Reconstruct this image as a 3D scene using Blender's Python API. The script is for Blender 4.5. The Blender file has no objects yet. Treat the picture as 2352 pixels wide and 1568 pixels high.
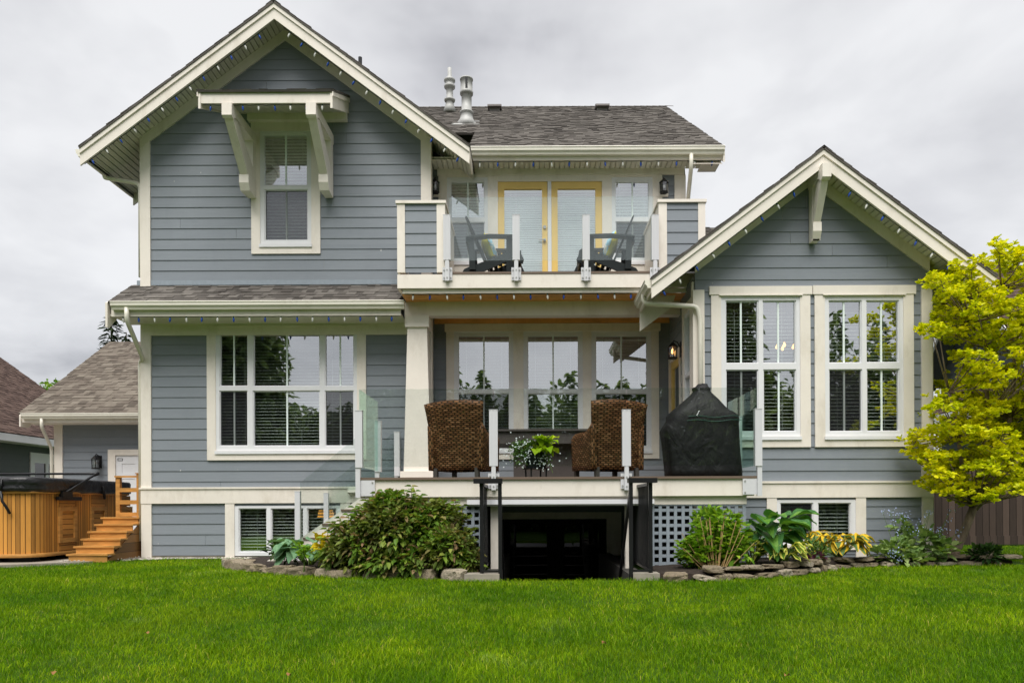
import bpy, bmesh, math, random
import numpy as np
from mathutils import Vector, Matrix, noise as mnoise
random.seed(7); rng = np.random.default_rng(7)
rad = math.radians
scene = bpy.context.scene
col = scene.collection

# ------------------------------------------------------------------ camera, sky, sun, exposure
F = 1684.4; VX = 1217.3; VY = 1160.0; CZ = 0.87; ROLL = 0.0044   # measured from the photograph (2352 px wide)
cam_d = bpy.data.cameras.new('camera'); cam = bpy.data.objects.new('camera', cam_d); col.objects.link(cam)
cam.location = (0, 0, CZ); cam.rotation_euler = (rad(90), math.atan(ROLL), 0)
cam_d.sensor_width = 36; cam_d.lens = 36*F/2352
cam_d.shift_x = -(VX-1176)/2352; cam_d.shift_y = (VY-784)/2352
cam_d.clip_start = .05; cam_d.clip_end = 4000
scene.camera = cam

SUN_EL, SUN_AZ = 62, 186      # degrees; azimuth clockwise from +Y: light comes from behind the camera
w = bpy.data.worlds.new('World'); scene.world = w; w.use_nodes = True
nt = w.node_tree; nt.nodes.clear()
out = nt.nodes.new('ShaderNodeOutputWorld')
sky = nt.nodes.new('ShaderNodeTexSky'); sky.sky_type = 'NISHITA'; sky.sun_disc = False
sky.sun_elevation = rad(SUN_EL); sky.sun_rotation = rad(SUN_AZ)
bg1 = nt.nodes.new('ShaderNodeBackground'); bg1.inputs[1].default_value = .06
nt.links.new(sky.outputs[0], bg1.inputs[0])
tc = nt.nodes.new('ShaderNodeTexCoord')
sep = nt.nodes.new('ShaderNodeSeparateXYZ'); nt.links.new(tc.outputs['Generated'], sep.inputs[0])
def wm(op, a, b=None, c=None):
    n = nt.nodes.new('ShaderNodeMath'); n.operation = op
    for i, v in enumerate((a, b, c)):
        if v is None: continue
        if isinstance(v, (int, float)): n.inputs[i].default_value = v
        else: nt.links.new(v, n.inputs[i])
    return n.outputs[0]
dz = wm('ADD', wm('MAXIMUM', sep.outputs[2], 0.0), .32)
cmb = nt.nodes.new('ShaderNodeCombineXYZ')
nt.links.new(wm('DIVIDE', sep.outputs[0], dz), cmb.inputs[0]); nt.links.new(wm('DIVIDE', sep.outputs[1], dz), cmb.inputs[1])
cmb.inputs[2].default_value = 3.7
def wnoise(scale, detail, rough, dist):
    n = nt.nodes.new('ShaderNodeTexNoise'); n.inputs['Scale'].default_value = scale
    n.inputs['Detail'].default_value = detail; n.inputs['Roughness'].default_value = rough; n.inputs['Distortion'].default_value = dist
    nt.links.new(cmb.outputs[0], n.inputs['Vector']); return n.outputs[0]
n1 = wnoise(1.15, 5, .5, .35); n2 = wnoise(4.0, 5, .55, .3)
nf = wm('ADD', wm('MULTIPLY', n1, .8), wm('MULTIPLY', n2, .2))
rp = nt.nodes.new('ShaderNodeValToRGB'); nt.links.new(nf, rp.inputs[0])
e = rp.color_ramp.elements; e[0].position = .385; e[0].color = (.34, .34, .365, 1); e[1].position = .60; e[1].color = (.92, .92, .93, 1)
m_ = rp.color_ramp.elements.new(.49); m_.color = (.70, .70, .72, 1)
bg2 = nt.nodes.new('ShaderNodeBackground'); bg2.inputs[1].default_value = .315
nt.links.new(rp.outputs[0], bg2.inputs[0])
mx = nt.nodes.new('ShaderNodeMixShader'); mx.inputs[0].default_value = .93
nt.links.new(bg1.outputs[0], mx.inputs[1]); nt.links.new(bg2.outputs[0], mx.inputs[2]); nt.links.new(mx.outputs[0], out.inputs[0])

sd = bpy.data.lights.new('sun', 'SUN'); so = bpy.data.objects.new('sun', sd); col.objects.link(so)
sd.energy = 1.5; sd.angle = rad(48); sd.color = (1, .975, .93)
_d = Vector((math.sin(rad(SUN_AZ))*math.cos(rad(SUN_EL)), math.cos(rad(SUN_AZ))*math.cos(rad(SUN_EL)), math.sin(rad(SUN_EL))))
so.rotation_euler = _d.to_track_quat('Z', 'Y').to_euler(); so.location = (0, -5, 20)
scene.view_settings.view_transform = 'Standard'; scene.view_settings.look = 'None'
scene.view_settings.exposure = 1.66; scene.view_settings.gamma = 1
scene.cycles.max_bounces = 10; scene.cycles.transparent_max_bounces = 24; scene.cycles.diffuse_bounces = 4; scene.cycles.glossy_bounces = 5

# ------------------------------------------------------------------ helpers
def at(dx, dy, Y):
    """a pixel of the photograph (2352 px wide) at distance Y -> a point in metres"""
    xu = dx - ROLL*(dy-VY); yu = dy + ROLL*(dx-VX)
    return ((xu-VX)*Y/F, Y, CZ-(yu-VY)*Y/F)
def RX(x0, y0, x1, y1, Y):
    """pixel rectangle -> (X0, X1, Z0, Z1)"""
    c = at((x0+x1)/2, (y0+y1)/2, Y); hw = abs(x1-x0)*Y/F/2; hh = abs(y1-y0)*Y/F/2
    return (c[0]-hw, c[0]+hw, c[2]-hh, c[2]+hh)

class MB:
    def __init__(s): s.v = []; s.f = []; s.m = []; s.uv = []
    def face(s, pts, mi=0, uv=None):
        b = len(s.v); s.v.extend([tuple(p) for p in pts]); s.f.append(tuple(range(b, b+len(pts)))); s.m.append(mi)
        s.uv.append(uv if uv else [(0, 0)]*len(pts)); return s
    def raw(s, verts, faces, mi=0, uvs=None):
        b = len(s.v); s.v.extend([tuple(p) for p in verts])
        for f in faces:
            s.f.append(tuple(b+i for i in f)); s.m.append(mi)
            s.uv.append([uvs[i] for i in f] if uvs else [(0, 0)]*len(f))
        return s
    def box(s, x0, x1, y0, y1, z0, z1, mi=0):
        if x0 > x1: x0, x1 = x1, x0
        if y0 > y1: y0, y1 = y1, y0
        if z0 > z1: z0, z1 = z1, z0
        v = [(x0,y0,z0),(x1,y0,z0),(x1,y1,z0),(x0,y1,z0),(x0,y0,z1),(x1,y0,z1),(x1,y1,z1),(x0,y1,z1)]
        return s.raw(v, [(0,3,2,1),(4,5,6,7),(0,1,5,4),(1,2,6,5),(2,3,7,6),(3,0,4,7)], mi)
    def prism(s, poly, a0, a1, axis='Y', mi=0):
        """poly of (u, z) extruded along Y (u = x) or along X (u = y)"""
        n = len(poly); mk = (lambda u, z, a: (u, a, z)) if axis == 'Y' else (lambda u, z, a: (a, u, z))
        v = [mk(u, z, a0) for u, z in poly] + [mk(u, z, a1) for u, z in poly]
        fs = [tuple(range(n)), tuple(range(2*n-1, n-1, -1))] + [(i, n+i, n+(i+1) % n, (i+1) % n) for i in range(n)]
        return s.raw(v, fs, mi)
    def bar(s, p, q, w, h, up=(0, 0, 1), mi=0):
        p, q = Vector(p), Vector(q); d = (q-p).normalized(); upv = Vector(up)
        if abs(d.dot(upv)) > .98: upv = Vector((0, 1, 0))
        r = d.cross(upv).normalized(); u = r.cross(d)
        c = [(-1,-1),(1,-1),(1,1),(-1,1)]
        v = [p+r*(a*w/2)+u*(b*h/2) for a, b in c] + [q+r*(a*w/2)+u*(b*h/2) for a, b in c]
        return s.raw(v, [(0,3,2,1),(4,5,6,7),(0,1,5,4),(1,2,6,5),(2,3,7,6),(3,0,4,7)], mi)
    def tube(s, pts, r, n=8, mi=0, cap=True):
        pts = [Vector(p) for p in pts]; rs = r if isinstance(r, (list, tuple)) else [r]*len(pts)
        rings = []; prev = None
        for i, p in enumerate(pts):
            d = (pts[min(i+1, len(pts)-1)] - pts[max(i-1, 0)]).normalized()
            if prev is None:
                a = Vector((0, 0, 1)) if abs(d.z) < .9 else Vector((0, 1, 0)); x = d.cross(a).normalized()
            else: x = (prev - d*prev.dot(d)).normalized()
            prev = x; y = d.cross(x)
            rings.append([p + x*(rs[i]*math.cos(2*math.pi*k/n)) + y*(rs[i]*math.sin(2*math.pi*k/n)) for k in range(n)])
        return s.loft(rings, mi, cap)
    def loft(s, rings, mi=0, cap=True, uvs=None):
        n = len(rings[0]); v = [p for r in rings for p in r]; fs = []
        for i in range(len(rings)-1):
            for k in range(n):
                k2 = (k+1) % n; fs.append((i*n+k, i*n+k2, (i+1)*n+k2, (i+1)*n+k))
        if cap: fs.append(tuple(range(n-1, -1, -1))); fs.append(tuple((len(rings)-1)*n+k for k in range(n)))
        return s.raw(v, fs, mi, uvs)
    def lathe(s, prof, c, n=24, mi=0):
        rings = [[(c[0]+r*math.cos(2*math.pi*k/n), c[1]+r*math.sin(2*math.pi*k/n), c[2]+z) for k in range(n)] for r, z in prof]
        return s.loft(rings, mi, True)
    def plate(s, rect, holes, d0, d1, pt=None, mi=0):
        """a board with rectangular holes; (u, z) plane, depth from d0 (front) to d1"""
        pt = pt or (lambda u, z, d: (u, d, z))
        x0, x1, z0, z1 = rect
        us = sorted({x0, x1, *[min(max(h[i], x0), x1) for h in holes for i in (0, 1)]})
        zs = sorted({z0, z1, *[min(max(h[i], z0), z1) for h in holes for i in (2, 3)]})
        def solid(i, j):
            if i < 0 or j < 0 or i >= len(us)-1 or j >= len(zs)-1: return False
            cu, cz = (us[i]+us[i+1])/2, (zs[j]+zs[j+1])/2
            return not any(h[0] < cu < h[1] and h[2] < cz < h[3] for h in holes)
        for i in range(len(us)-1):
            for j in range(len(zs)-1):
                if not solid(i, j): continue
                a, b, c, d = us[i], us[i+1], zs[j], zs[j+1]
                s.face([pt(a,c,d0), pt(b,c,d0), pt(b,d,d0), pt(a,d,d0)], mi)
                s.face([pt(a,c,d1), pt(a,d,d1), pt(b,d,d1), pt(b,c,d1)], mi)
                if not solid(i-1, j): s.face([pt(a,c,d0), pt(a,d,d0), pt(a,d,d1), pt(a,c,d1)], mi)
                if not solid(i+1, j): s.face([pt(b,c,d0), pt(b,c,d1), pt(b,d,d1), pt(b,d,d0)], mi)
                if not solid(i, j-1): s.face([pt(a,c,d0), pt(a,c,d1), pt(b,c,d1), pt(b,c,d0)], mi)
                if not solid(i, j+1): s.face([pt(a,d,d0), pt(b,d,d0), pt(b,d,d1), pt(a,d,d1)], mi)
        return s
    def build(s, name, mats, parent=None, smooth=False, fix=True):
        me = bpy.data.meshes.new(name); me.from_pydata(s.v, [], s.f)
        mats = mats if isinstance(mats, (list, tuple)) else [mats]
        for m in mats: me.materials.append(m)
        if len(mats) > 1: me.polygons.foreach_set('material_index', s.m)
        if any(any(t != (0, 0) for t in u) for u in s.uv[:4]):
            ul = me.uv_layers.new(name='UVMap'); ul.data.foreach_set('uv', [c for u in s.uv for t in u for c in t])
        if fix:
            bm = bmesh.new(); bm.from_mesh(me)
            if smooth: bmesh.ops.remove_doubles(bm, verts=bm.verts, dist=1e-5)
            bmesh.ops.recalc_face_normals(bm, faces=bm.faces); bm.to_mesh(me); bm.free()
        if smooth: me.polygons.foreach_set('use_smooth', [True]*len(me.polygons))
        me.update()
        return link(name, me, parent)
def link(name, me, parent=None):
    o = bpy.data.objects.new(name, me); col.objects.link(o)
    if parent is not None:
        o.parent = parent
        if parent.type == 'EMPTY': o.matrix_parent_inverse = Matrix.Translation(parent.location).inverted() if parent.rotation_euler.z == 0 else Matrix.Identity(4)
    return o
def tag(o, label=None, cat=None, group=None, kind=None):
    if label: o['label'] = label
    if cat: o['category'] = cat
    if group: o['group'] = group
    if kind: o['kind'] = kind
    return o
def thing(name, label, cat, loc=(0, 0, 0), group=None):
    o = bpy.data.objects.new(name, None); col.objects.link(o); o.location = loc; o.empty_display_size = .2
    return tag(o, label, cat, group)
def copy_tree(o, parent=None):
    c = o.copy(); col.objects.link(c)
    if parent: c.parent = parent
    for ch in list(o.children): copy_tree(ch, c)
    return c

# ------------------------------------------------------------------ materials
def srgb(r, g, b):
    f = lambda c: (c/255/12.92) if c/255 <= .04045 else ((c/255+.055)/1.055)**2.4
    return (f(r), f(g), f(b), 1)
class NT:
    def __init__(s, name):
        s.mat = bpy.data.materials.new(name); s.mat.use_nodes = True; s.t = s.mat.node_tree; s.t.nodes.clear()
        s.out = s.t.nodes.new('ShaderNodeOutputMaterial')
    def n(s, typ, ins=None, **kw):
        nd = s.t.nodes.new('ShaderNode'+typ)
        for k, v in kw.items(): setattr(nd, k, v)
        for k, v in (ins or {}).items(): s.set(nd, k, v)
        return nd
    def set(s, nd, k, v):
        if hasattr(v, 'is_linked') or isinstance(v, bpy.types.NodeSocket): s.t.links.new(v, nd.inputs[k])
        else: nd.inputs[k].default_value = v
    def math(s, op, a, b=0.0, c=0.0):
        nd = s.n('Math', {0: a, 1: b, 2: c}, operation=op); return nd.outputs[0]
    def mix(s, f, a, b, typ='MIX'):
        return s.n('MixRGB', {0: f, 1: a, 2: b}, blend_type=typ).outputs[0]
    def noise(s, vec, scale, detail=3, rough=.55, dist=0.0):
        return s.n('TexNoise', {'Vector': vec, 'Scale': scale, 'Detail': detail, 'Roughness': rough, 'Distortion': dist}).outputs[0]
    def ramp(s, f, stops):
        r = s.n('ValToRGB', {0: f}); el = r.color_ramp.elements
        el[0].position, el[0].color = stops[0]; el[1].position, el[1].color = stops[-1]
        for p, c in stops[1:-1]:
            x = el.new(p); x.color = c
        return r.outputs[0]
    def obj(s, sc=(1, 1, 1)):
        return s.n('Mapping', {0: s.n('TexCoord').outputs['Object'], 3: sc}).outputs[0]
    def rnd(s): return s.n('NewGeometry').outputs['Random Per Island']
    def bump(s, h, strength=.3, dist=.01): return s.n('Bump', {'Height': h, 'Strength': strength, 'Distance': dist}).outputs[0]
    def pr(s, color, rough=.6, normal=None, spec=.4, metal=0.0, **kw):
        p = s.n('BsdfPrincipled', {'Base Color': color, 'Roughness': rough, 'Specular IOR Level': spec, 'Metallic': metal, **kw})
        if normal is not None: s.set(p, 'Normal', normal)
        s.t.links.new(p.outputs[0], s.out.inputs[0]); return p
def shade(c, k): return (c[0]*k, c[1]*k, c[2]*k, 1)
def paint(name, c, rough=.55, var=.10, grain=(1, 1, 1), gscale=6, bump=.12, island=.0, spec=.3, dirt=0.0):
    t = NT(name); v = t.obj(grain); nz = t.noise(v, gscale, 5, .6)
    a = t.ramp(nz, [(.3, shade(c, 1-var)), (.7, shade(c, 1+var))])
    if island: a = t.mix(1.0, a, t.ramp(t.rnd(), [(0, (1-island,)*3+(1,)), (1, (1+island,)*3+(1,))]), 'MULTIPLY')
    if dirt:
        d = t.noise(t.obj((1.3, 1.3, .5)), 2.2, 6, .7)
        a = t.mix(t.ramp(d, [(.52, (0, 0, 0, 1)), (.72, (dirt, dirt, dirt, 1))]), a, (c[0]*.52, c[1]*.47, c[2]*.38, 1))
    t.pr(a, rough, t.bump(t.noise(v, gscale*6, 3), bump, .004), spec); return t.mat

M = {}
def siding_mat():
    c = (.228, .252, .280, 1); t = NT('blue_grey_siding'); v = t.obj((.5, 3, 9)); nz = t.noise(v, 5, 5, .6)
    a = t.ramp(nz, [(.3, shade(c, .955)), (.7, shade(c, 1.045))]); a = t.mix(1.0, a, t.ramp(t.rnd(), [(0, (.955, .96, .965, 1)), (1, (1.045, 1.04, 1.035, 1))]), 'MULTIPLY')
    a = t.mix(t.ramp(t.noise(t.obj((.8, .8, .25)), 1.6, 6, .7), [(.5, (0, 0, 0, 1)), (.8, (.35, .35, .35, 1))]), a, shade(c, .72))
    a = t.mix(t.math('GREATER_THAN', t.noise(t.obj((1, 1, .8)), 17, 1, .4), .835), a, (.62, .62, .60, 1))
    t.pr(a, .55, t.bump(t.noise(t.obj((.6, 3, 14)), 26, 3), .22, .004), .3); return t.mat
M['siding'] = siding_mat()
M['siding_neighbour'] = paint('dark_siding', (.10, .115, .115, 1), .6, .06, (.5, .5, 6), 5, .2)
M['trim'] = paint('cream_trim', (.81, .75, .67, 1), .5, .03, (1.2, 1.2, 1.2), 4, .14, .03, .3, .32)
M['vinyl'] = paint('white_vinyl', (.76, .76, .775, 1), .35, .02, (2, 2, 2), 3, .03)
M['soffit'] = paint('cream_soffit', (.68, .655, .56, 1), .5, .03, (2, 2, 2), 3, .05, .05)
M['gutter'] = paint('cream_gutter', (.78, .745, .645, 1), .35, .04, (.4, 4, 4), 3, .03, 0, .45, .25)
M['alu'] = paint('white_aluminium', (.64, .64, .66, 1), .3, .02, (3, 3, 1), 3, .03, 0, .5)
M['grille'] = paint('pale_grille', (.80, .88, .85, 1), .5, .02)
M['blind'] = paint('white_blind', (.86, .88, .86, 1), .5, .04, (1, 1, 1), 4, .02, .04)
M['interior'] = paint('interior_wall', (.34, .31, .26, 1), .8, .05)
M['shaded_concrete'] = paint('shaded_concrete', (.07, .065, .058, 1), .9, .3, (1, 1, 1), 5, .4)  # stairwell shade painted into the concrete as a darker base colour
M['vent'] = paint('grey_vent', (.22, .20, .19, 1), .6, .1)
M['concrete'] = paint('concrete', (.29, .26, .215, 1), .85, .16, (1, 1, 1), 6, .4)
M['black'] = paint('black_metal', (.012, .012, .013, 1), .38, .15, (1, 1, 1), 8, .1)
M['black_door'] = paint('black_door', (.006, .006, .006, 1), .5, .1, spec=.1)
M['adiron'] = paint('charcoal_wood', (.020, .021, .024, 1), .5, .2, (1, 6, 6), 6, .2, .15)
M['yellow_door'] = paint('yellow_paint', (.80, .56, .17, 1), .45, .03, (2, 2, 2), 3, .05)
M['nosing'] = paint('brown_composite', (.16, .115, .085, 1), .6, .12, (.4, 6, 6), 5, .15)
M['lattice'] = paint('grey_lattice', (.27, .31, .35, 1), .6, .08, (4, 4, 4), 5, .15)
M['cedar_ceiling'] = paint('cedar_ceiling', (.72, .36, .12, 1), .5, .25, (1, 12, 1), 3, .1, .15)
M['table'] = paint('grey_brown_table', (.075, .065, .06, 1), .5, .12, (2, 2, 2), 5, .1)
M['bark_pale'] = paint('pale_bark', (.21, .16, .115, 1), .9, .4, (4, 4, 1.5), 5, .9)
M['bark'] = paint('bark', (.13, .095, .065, 1), .9, .4, (4, 4, 1.5), 5, .9)
M['stem'] = paint('tan_stem', (.36, .24, .10, 1), .8, .2)
M['green_stem'] = paint('green_stem', (.10, .17, .03, 1), .7, .2)
M['mulch'] = paint('dark_mulch', (.030, .021, .016, 1), .95, .6, (1, 1, 1), 28, 1.0)
M['soil'] = M['mulch']
M['steel'] = paint('galvanised', (.40, .40, .385, 1), .5, .12, (2, 2, 2), 4, .05, 0, .5, .3)
M['hinge'] = paint('steel_hinge', (.6, .6, .6, 1), .3, .05)
M['dark_plastic'] = paint('dark_plastic', (.014, .016, .020, 1), .45, .1)
M['screen_socket'] = paint('green_socket', (.02, .09, .06, 1), .5, .1)
M['cable'] = paint('green_cable', (.012, .022, .016, 1), .6, .1)
M['bulb_blue'] = paint('blue_bulb', (.025, .08, .38, 1), .2, .1)
M['bulb_white'] = paint('white_bulb', (.72, .72, .68, 1), .2, .05)
M['pebble'] = paint('pebble', (.40, .37, .32, 1), .8, .2, (1, 1, 1), 4, .3, .35)
M['fallen'] = paint('dry_leaf', (.28, .14, .05, 1), .8, .2)

def planks(name, c, axis, pitch, var=.18, grain=(1, 1, 1), gs=5, groove=.35, rough=.55):
    """board pattern: seams across one object axis, per-board tone"""
    t = NT(name); co = t.n('TexCoord').outputs['Object']; sp = t.n('SeparateXYZ', {0: co})
    u = t.math('DIVIDE', sp.outputs[axis], pitch); fl = t.math('FLOOR', u); fr = t.math('FRACT', u)
    wn = t.n('TexWhiteNoise', {'W': fl}, noise_dimensions='1D').outputs[0]
    nz = t.noise(t.n('Mapping', {0: co, 3: grain}).outputs[0], gs, 6, .65, .4)
    f = t.math('ADD', t.math('MULTIPLY', wn, .55), t.math('MULTIPLY', nz, .45))
    a = t.ramp(f, [(.2, shade(c, 1-var*1.6)), (.75, shade(c, 1+var*1.6))])
    edge = t.math('LESS_THAN', t.math('ABSOLUTE', t.math('SUBTRACT', fr, .5)), .5-.006/pitch)
    a = t.mix(edge, shade(c, groove), a)
    h = t.math('ADD', edge, t.math('MULTIPLY', nz, .2))
    t.pr(a, rough, t.bump(h, .5, .004), .3); return t.mat
M['cedar_v'] = planks('cedar_vertical', (.50, .225, .045, 1), 0, .062, .24, (9, 9, .8), 5)
M['cedar_vy'] = planks('cedar_vertical_side', (.50, .225, .045, 1), 1, .062, .24, (9, 9, .8), 5)
M['cedar_h'] = planks('cedar_horizontal', (.46, .215, .05, 1), 2, .085, .22, (1, 1, 9), 5)
M['cedar'] = paint('cedar_board', (.48, .235, .062, 1), .55, .28, (1, 1, 6), 4, .25, .12)
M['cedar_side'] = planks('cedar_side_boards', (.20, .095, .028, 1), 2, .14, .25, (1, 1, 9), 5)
M['fence'] = planks('fence_boards', (.062, .043, .034, 1), 0, .14, .3, (12, 12, .7), 5, .3, .9)

def shingle(name, c, c2, moss=0.0):
    t = NT(name); r = t.rnd(); v = t.obj()
    a = t.ramp(r, [(0, shade(c, .60)), (.5, c), (1, c2)])
    a = t.mix(t.ramp(t.noise(v, 1.1, 4), [(.4, (0, 0, 0, 1)), (.7, (.35, .35, .35, 1))]), a, shade(c2, 1.15))
    a = t.mix(1.0, a, t.ramp(t.noise(v, 260, 2), [(.25, (.72, .72, .72, 1)), (.75, (1.25, 1.25, 1.25, 1))]), 'MULTIPLY')
    t.pr(a, .95, t.bump(t.noise(v, 220, 2), .35, .004), .15); return t.mat
M['shingle'] = shingle('brown_grey_shingle', (.096, .086, .077, 1), (.150, .137, .123, 1))
M['shingle_garage'] = shingle('grey_brown_shingle', (.135, .112, .092, 1), (.19, .165, .135, 1))
M['shingle_brown'] = shingle('red_brown_shingle', (.085, .056, .047, 1), (.12, .082, .068, 1))

def glass_window(name='window_glass', refl=.48, tint=(.88, .95, .91, 1)):
    t = NT(name); tr = t.n('BsdfTransparent', {0: tint}); gl = t.n('BsdfGlossy', {'Color': (.95, .97, .99, 1), 'Roughness': .012})
    nz = t.noise(t.obj((.7, .7, .7)), 1.2, 1); t.set(gl, 'Normal', t.bump(nz, .05, .05))
    lw = t.n('LayerWeight', {'Blend': .3})
    f = t.math('ADD', t.math('MULTIPLY', lw.outputs['Facing'], .35), refl)
    m = t.n('MixShader', {0: f, 1: tr.outputs[0], 2: gl.outputs[0]}); t.t.links.new(m.outputs[0], t.out.inputs[0]); return t.mat
M['glass'] = glass_window()
M['glass_dark'] = glass_window('dark_glass', .03, (.15, .15, .15, 1))
def glass_rail():
    t = NT('rail_glass'); lw = t.n('LayerWeight', {'Blend': .5}); tint = t.ramp(lw.outputs['Facing'], [(.25, (.945, .968, .958, 1)), (.9, (.70, .86, .80, 1))])
    tr = t.n('BsdfTransparent', {0: tint}); gl = t.n('BsdfGlossy', {'Color': (.92, 1, .97, 1), 'Roughness': .01})
    lw = t.n('LayerWeight', {'Blend': .35}); f = t.math('ADD', t.math('MULTIPLY', lw.outputs['Facing'], .22), .065)
    m = t.n('MixShader', {0: f, 1: tr.outputs[0], 2: gl.outputs[0]}); t.t.links.new(m.outputs[0], t.out.inputs[0]); return t.mat
M['rail_glass'] = glass_rail()
def screen_mat():
    t = NT('insect_screen'); tr = t.n('BsdfTransparent', {0: (.8, .8, .8, 1)}); df = t.n('BsdfDiffuse', {0: (.035, .035, .04, 1)})
    m = t.n('MixShader', {0: .34, 1: tr.outputs[0], 2: df.outputs[0]}); t.t.links.new(m.outputs[0], t.out.inputs[0]); return t.mat
M['screen'] = screen_mat()
def emit(name, c, s):
    t = NT(name); e_ = t.n('Emission', {0: c, 1: s}); t.t.links.new(e_.outputs[0], t.out.inputs[0]); return t.mat
M['lamp_glow'] = emit('warm_bulb', (1, .46, .12, 1), 2.0)
M['lamp_dim'] = emit('warm_shade', (1, .42, .08, 1), .55)
def lantern_glass():
    t = NT('lantern_glass'); tr = t.n('BsdfTransparent', {0: (.9, .9, .88, 1)}); gl = t.n('BsdfGlossy', {'Roughness': .15})
    m = t.n('MixShader', {0: .18, 1: tr.outputs[0], 2: gl.outputs[0]}); t.t.links.new(m.outputs[0], t.out.inputs[0]); return t.mat
M['lantern_glass'] = lantern_glass()

def leaf_mat(name, stops, trans=.35, rough=.45, patch=None, edge=None):
    """leaf: tone per leaf; edge=(colour, from) variegates along the leaf margin by UV"""
    t = NT(name); a = t.ramp(t.rnd(), stops)
    if patch: a = t.mix(t.ramp(t.noise(t.obj(), patch[0], 3), [(.42, (0, 0, 0, 1)), (.62, (patch[2],)*3+(1,))]), a, patch[1])
    uvn = t.n('TexCoord').outputs['UV']; sp = t.n('SeparateXYZ', {0: uvn}); h = None
    if edge:
        u = t.math('ABSOLUTE', sp.outputs[0])
        wob = t.math('ADD', u, t.math('MULTIPLY', t.math('SUBTRACT', t.noise(uvn, 6, 2), .5), .35))
        a = t.mix(t.math('GREATER_THAN', wob, edge[1]), a, edge[0])
    veins = t.math('SINE', t.math('MULTIPLY', sp.outputs[0], 26))
    p = t.n('BsdfPrincipled', {'Base Color': a, 'Roughness': rough, 'Specular IOR Level': .16})
    if edge or patch is None: t.set(p, 'Normal', t.bump(veins, .25, .004))
    tl = t.n('BsdfTranslucent', {0: t.mix(1.0, a, (1.0, 1.0, .5, 1), 'MULTIPLY')})
    m = t.n('MixShader', {0: trans, 1: p.outputs[0], 2: tl.outputs[0]}); t.t.links.new(m.outputs[0], t.out.inputs[0]); return t.mat
M['leaf_gold'] = leaf_mat('golden_leaf', [(0, (.44, .52, .004, 1)), (.5, (.78, .76, .006, 1)), (1, (.96, .88, .018, 1))], .48, patch=(1.5, (.38, .50, .006, 1), .45))
M['leaf_bush'] = leaf_mat('bush_leaf', [(0, (.07, .15, .018, 1)), (.5, (.14, .25, .03, 1)), (.75, (.27, .37, .05, 1)), (1, (.30, .17, .11, 1))], .32, patch=(2.4, (.15, .115, .065, 1), .5))
M['leaf_light'] = leaf_mat('light_green_leaf', [(0, (.10, .22, .015, 1)), (.6, (.19, .36, .025, 1)), (1, (.32, .46, .04, 1))], .35)
M['leaf_mid'] = leaf_mat('mid_green_leaf', [(0, (.06, .14, .03, 1)), (.6, (.13, .24, .05, 1)), (1, (.24, .36, .09, 1))], .3)
M['leaf_brun'] = leaf_mat('pale_green_leaf', [(0, (.14, .24, .07, 1)), (.6, (.24, .36, .11, 1)), (1, (.36, .46, .16, 1))], .3)
M['leaf_dark'] = leaf_mat('dark_green_leaf', [(0, (.02, .055, .012, 1)), (1, (.05, .10, .02, 1))], .25)
M['leaf_purple'] = leaf_mat('purple_leaf', [(0, (.05, .015, .03, 1)), (1, (.12, .03, .06, 1))], .25)
M['leaf_hosta_blue'] = leaf_mat('blue_green_hosta', [(0, (.12, .25, .13, 1)), (1, (.22, .38, .20, 1))], .25, .4)
M['leaf_hosta_big'] = leaf_mat('large_hosta', [(0, (.085, .22, .03, 1)), (1, (.16, .33, .05, 1))], .3, .4, edge=((.055, .17, .04, 1), .5))
M['leaf_hosta_white'] = leaf_mat('cream_edged_hosta', [(0, (.09, .20, .02, 1)), (1, (.15, .28, .03, 1))], .3, .4, edge=((.62, .60, .12, 1), .42))
M['leaf_hosta_gold'] = leaf_mat('gold_edged_hosta', [(0, (.09, .18, .06, 1)), (1, (.16, .26, .10, 1))], .3, .4, edge=((.78, .52, .03, 1), .55))
M['leaf_yellow'] = leaf_mat('yellow_leaf', [(0, (.50, .42, .01, 1)), (1, (.75, .55, .02, 1))], .35)
M['leaf_lime'] = leaf_mat('lime_leaf', [(0, (.34, .52, .01, 1)), (1, (.56, .68, .03, 1))], .35)
M['petal_white'] = paint('white_petal', (.85, .86, .88, 1), .6, .03)
M['petal_blue'] = paint('blue_petal', (.40, .48, .80, 1), .6, .1)
M['leaf_far'] = leaf_mat('far_foliage', [(0, (.06, .10, .035, 1)), (.7, (.13, .20, .07, 1)), (1, (.22, .30, .10, 1))], .4)
M['leaf_conifer'] = leaf_mat('conifer_needles', [(0, (.010, .022, .010, 1)), (1, (.035, .055, .022, 1))], .1)

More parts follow.
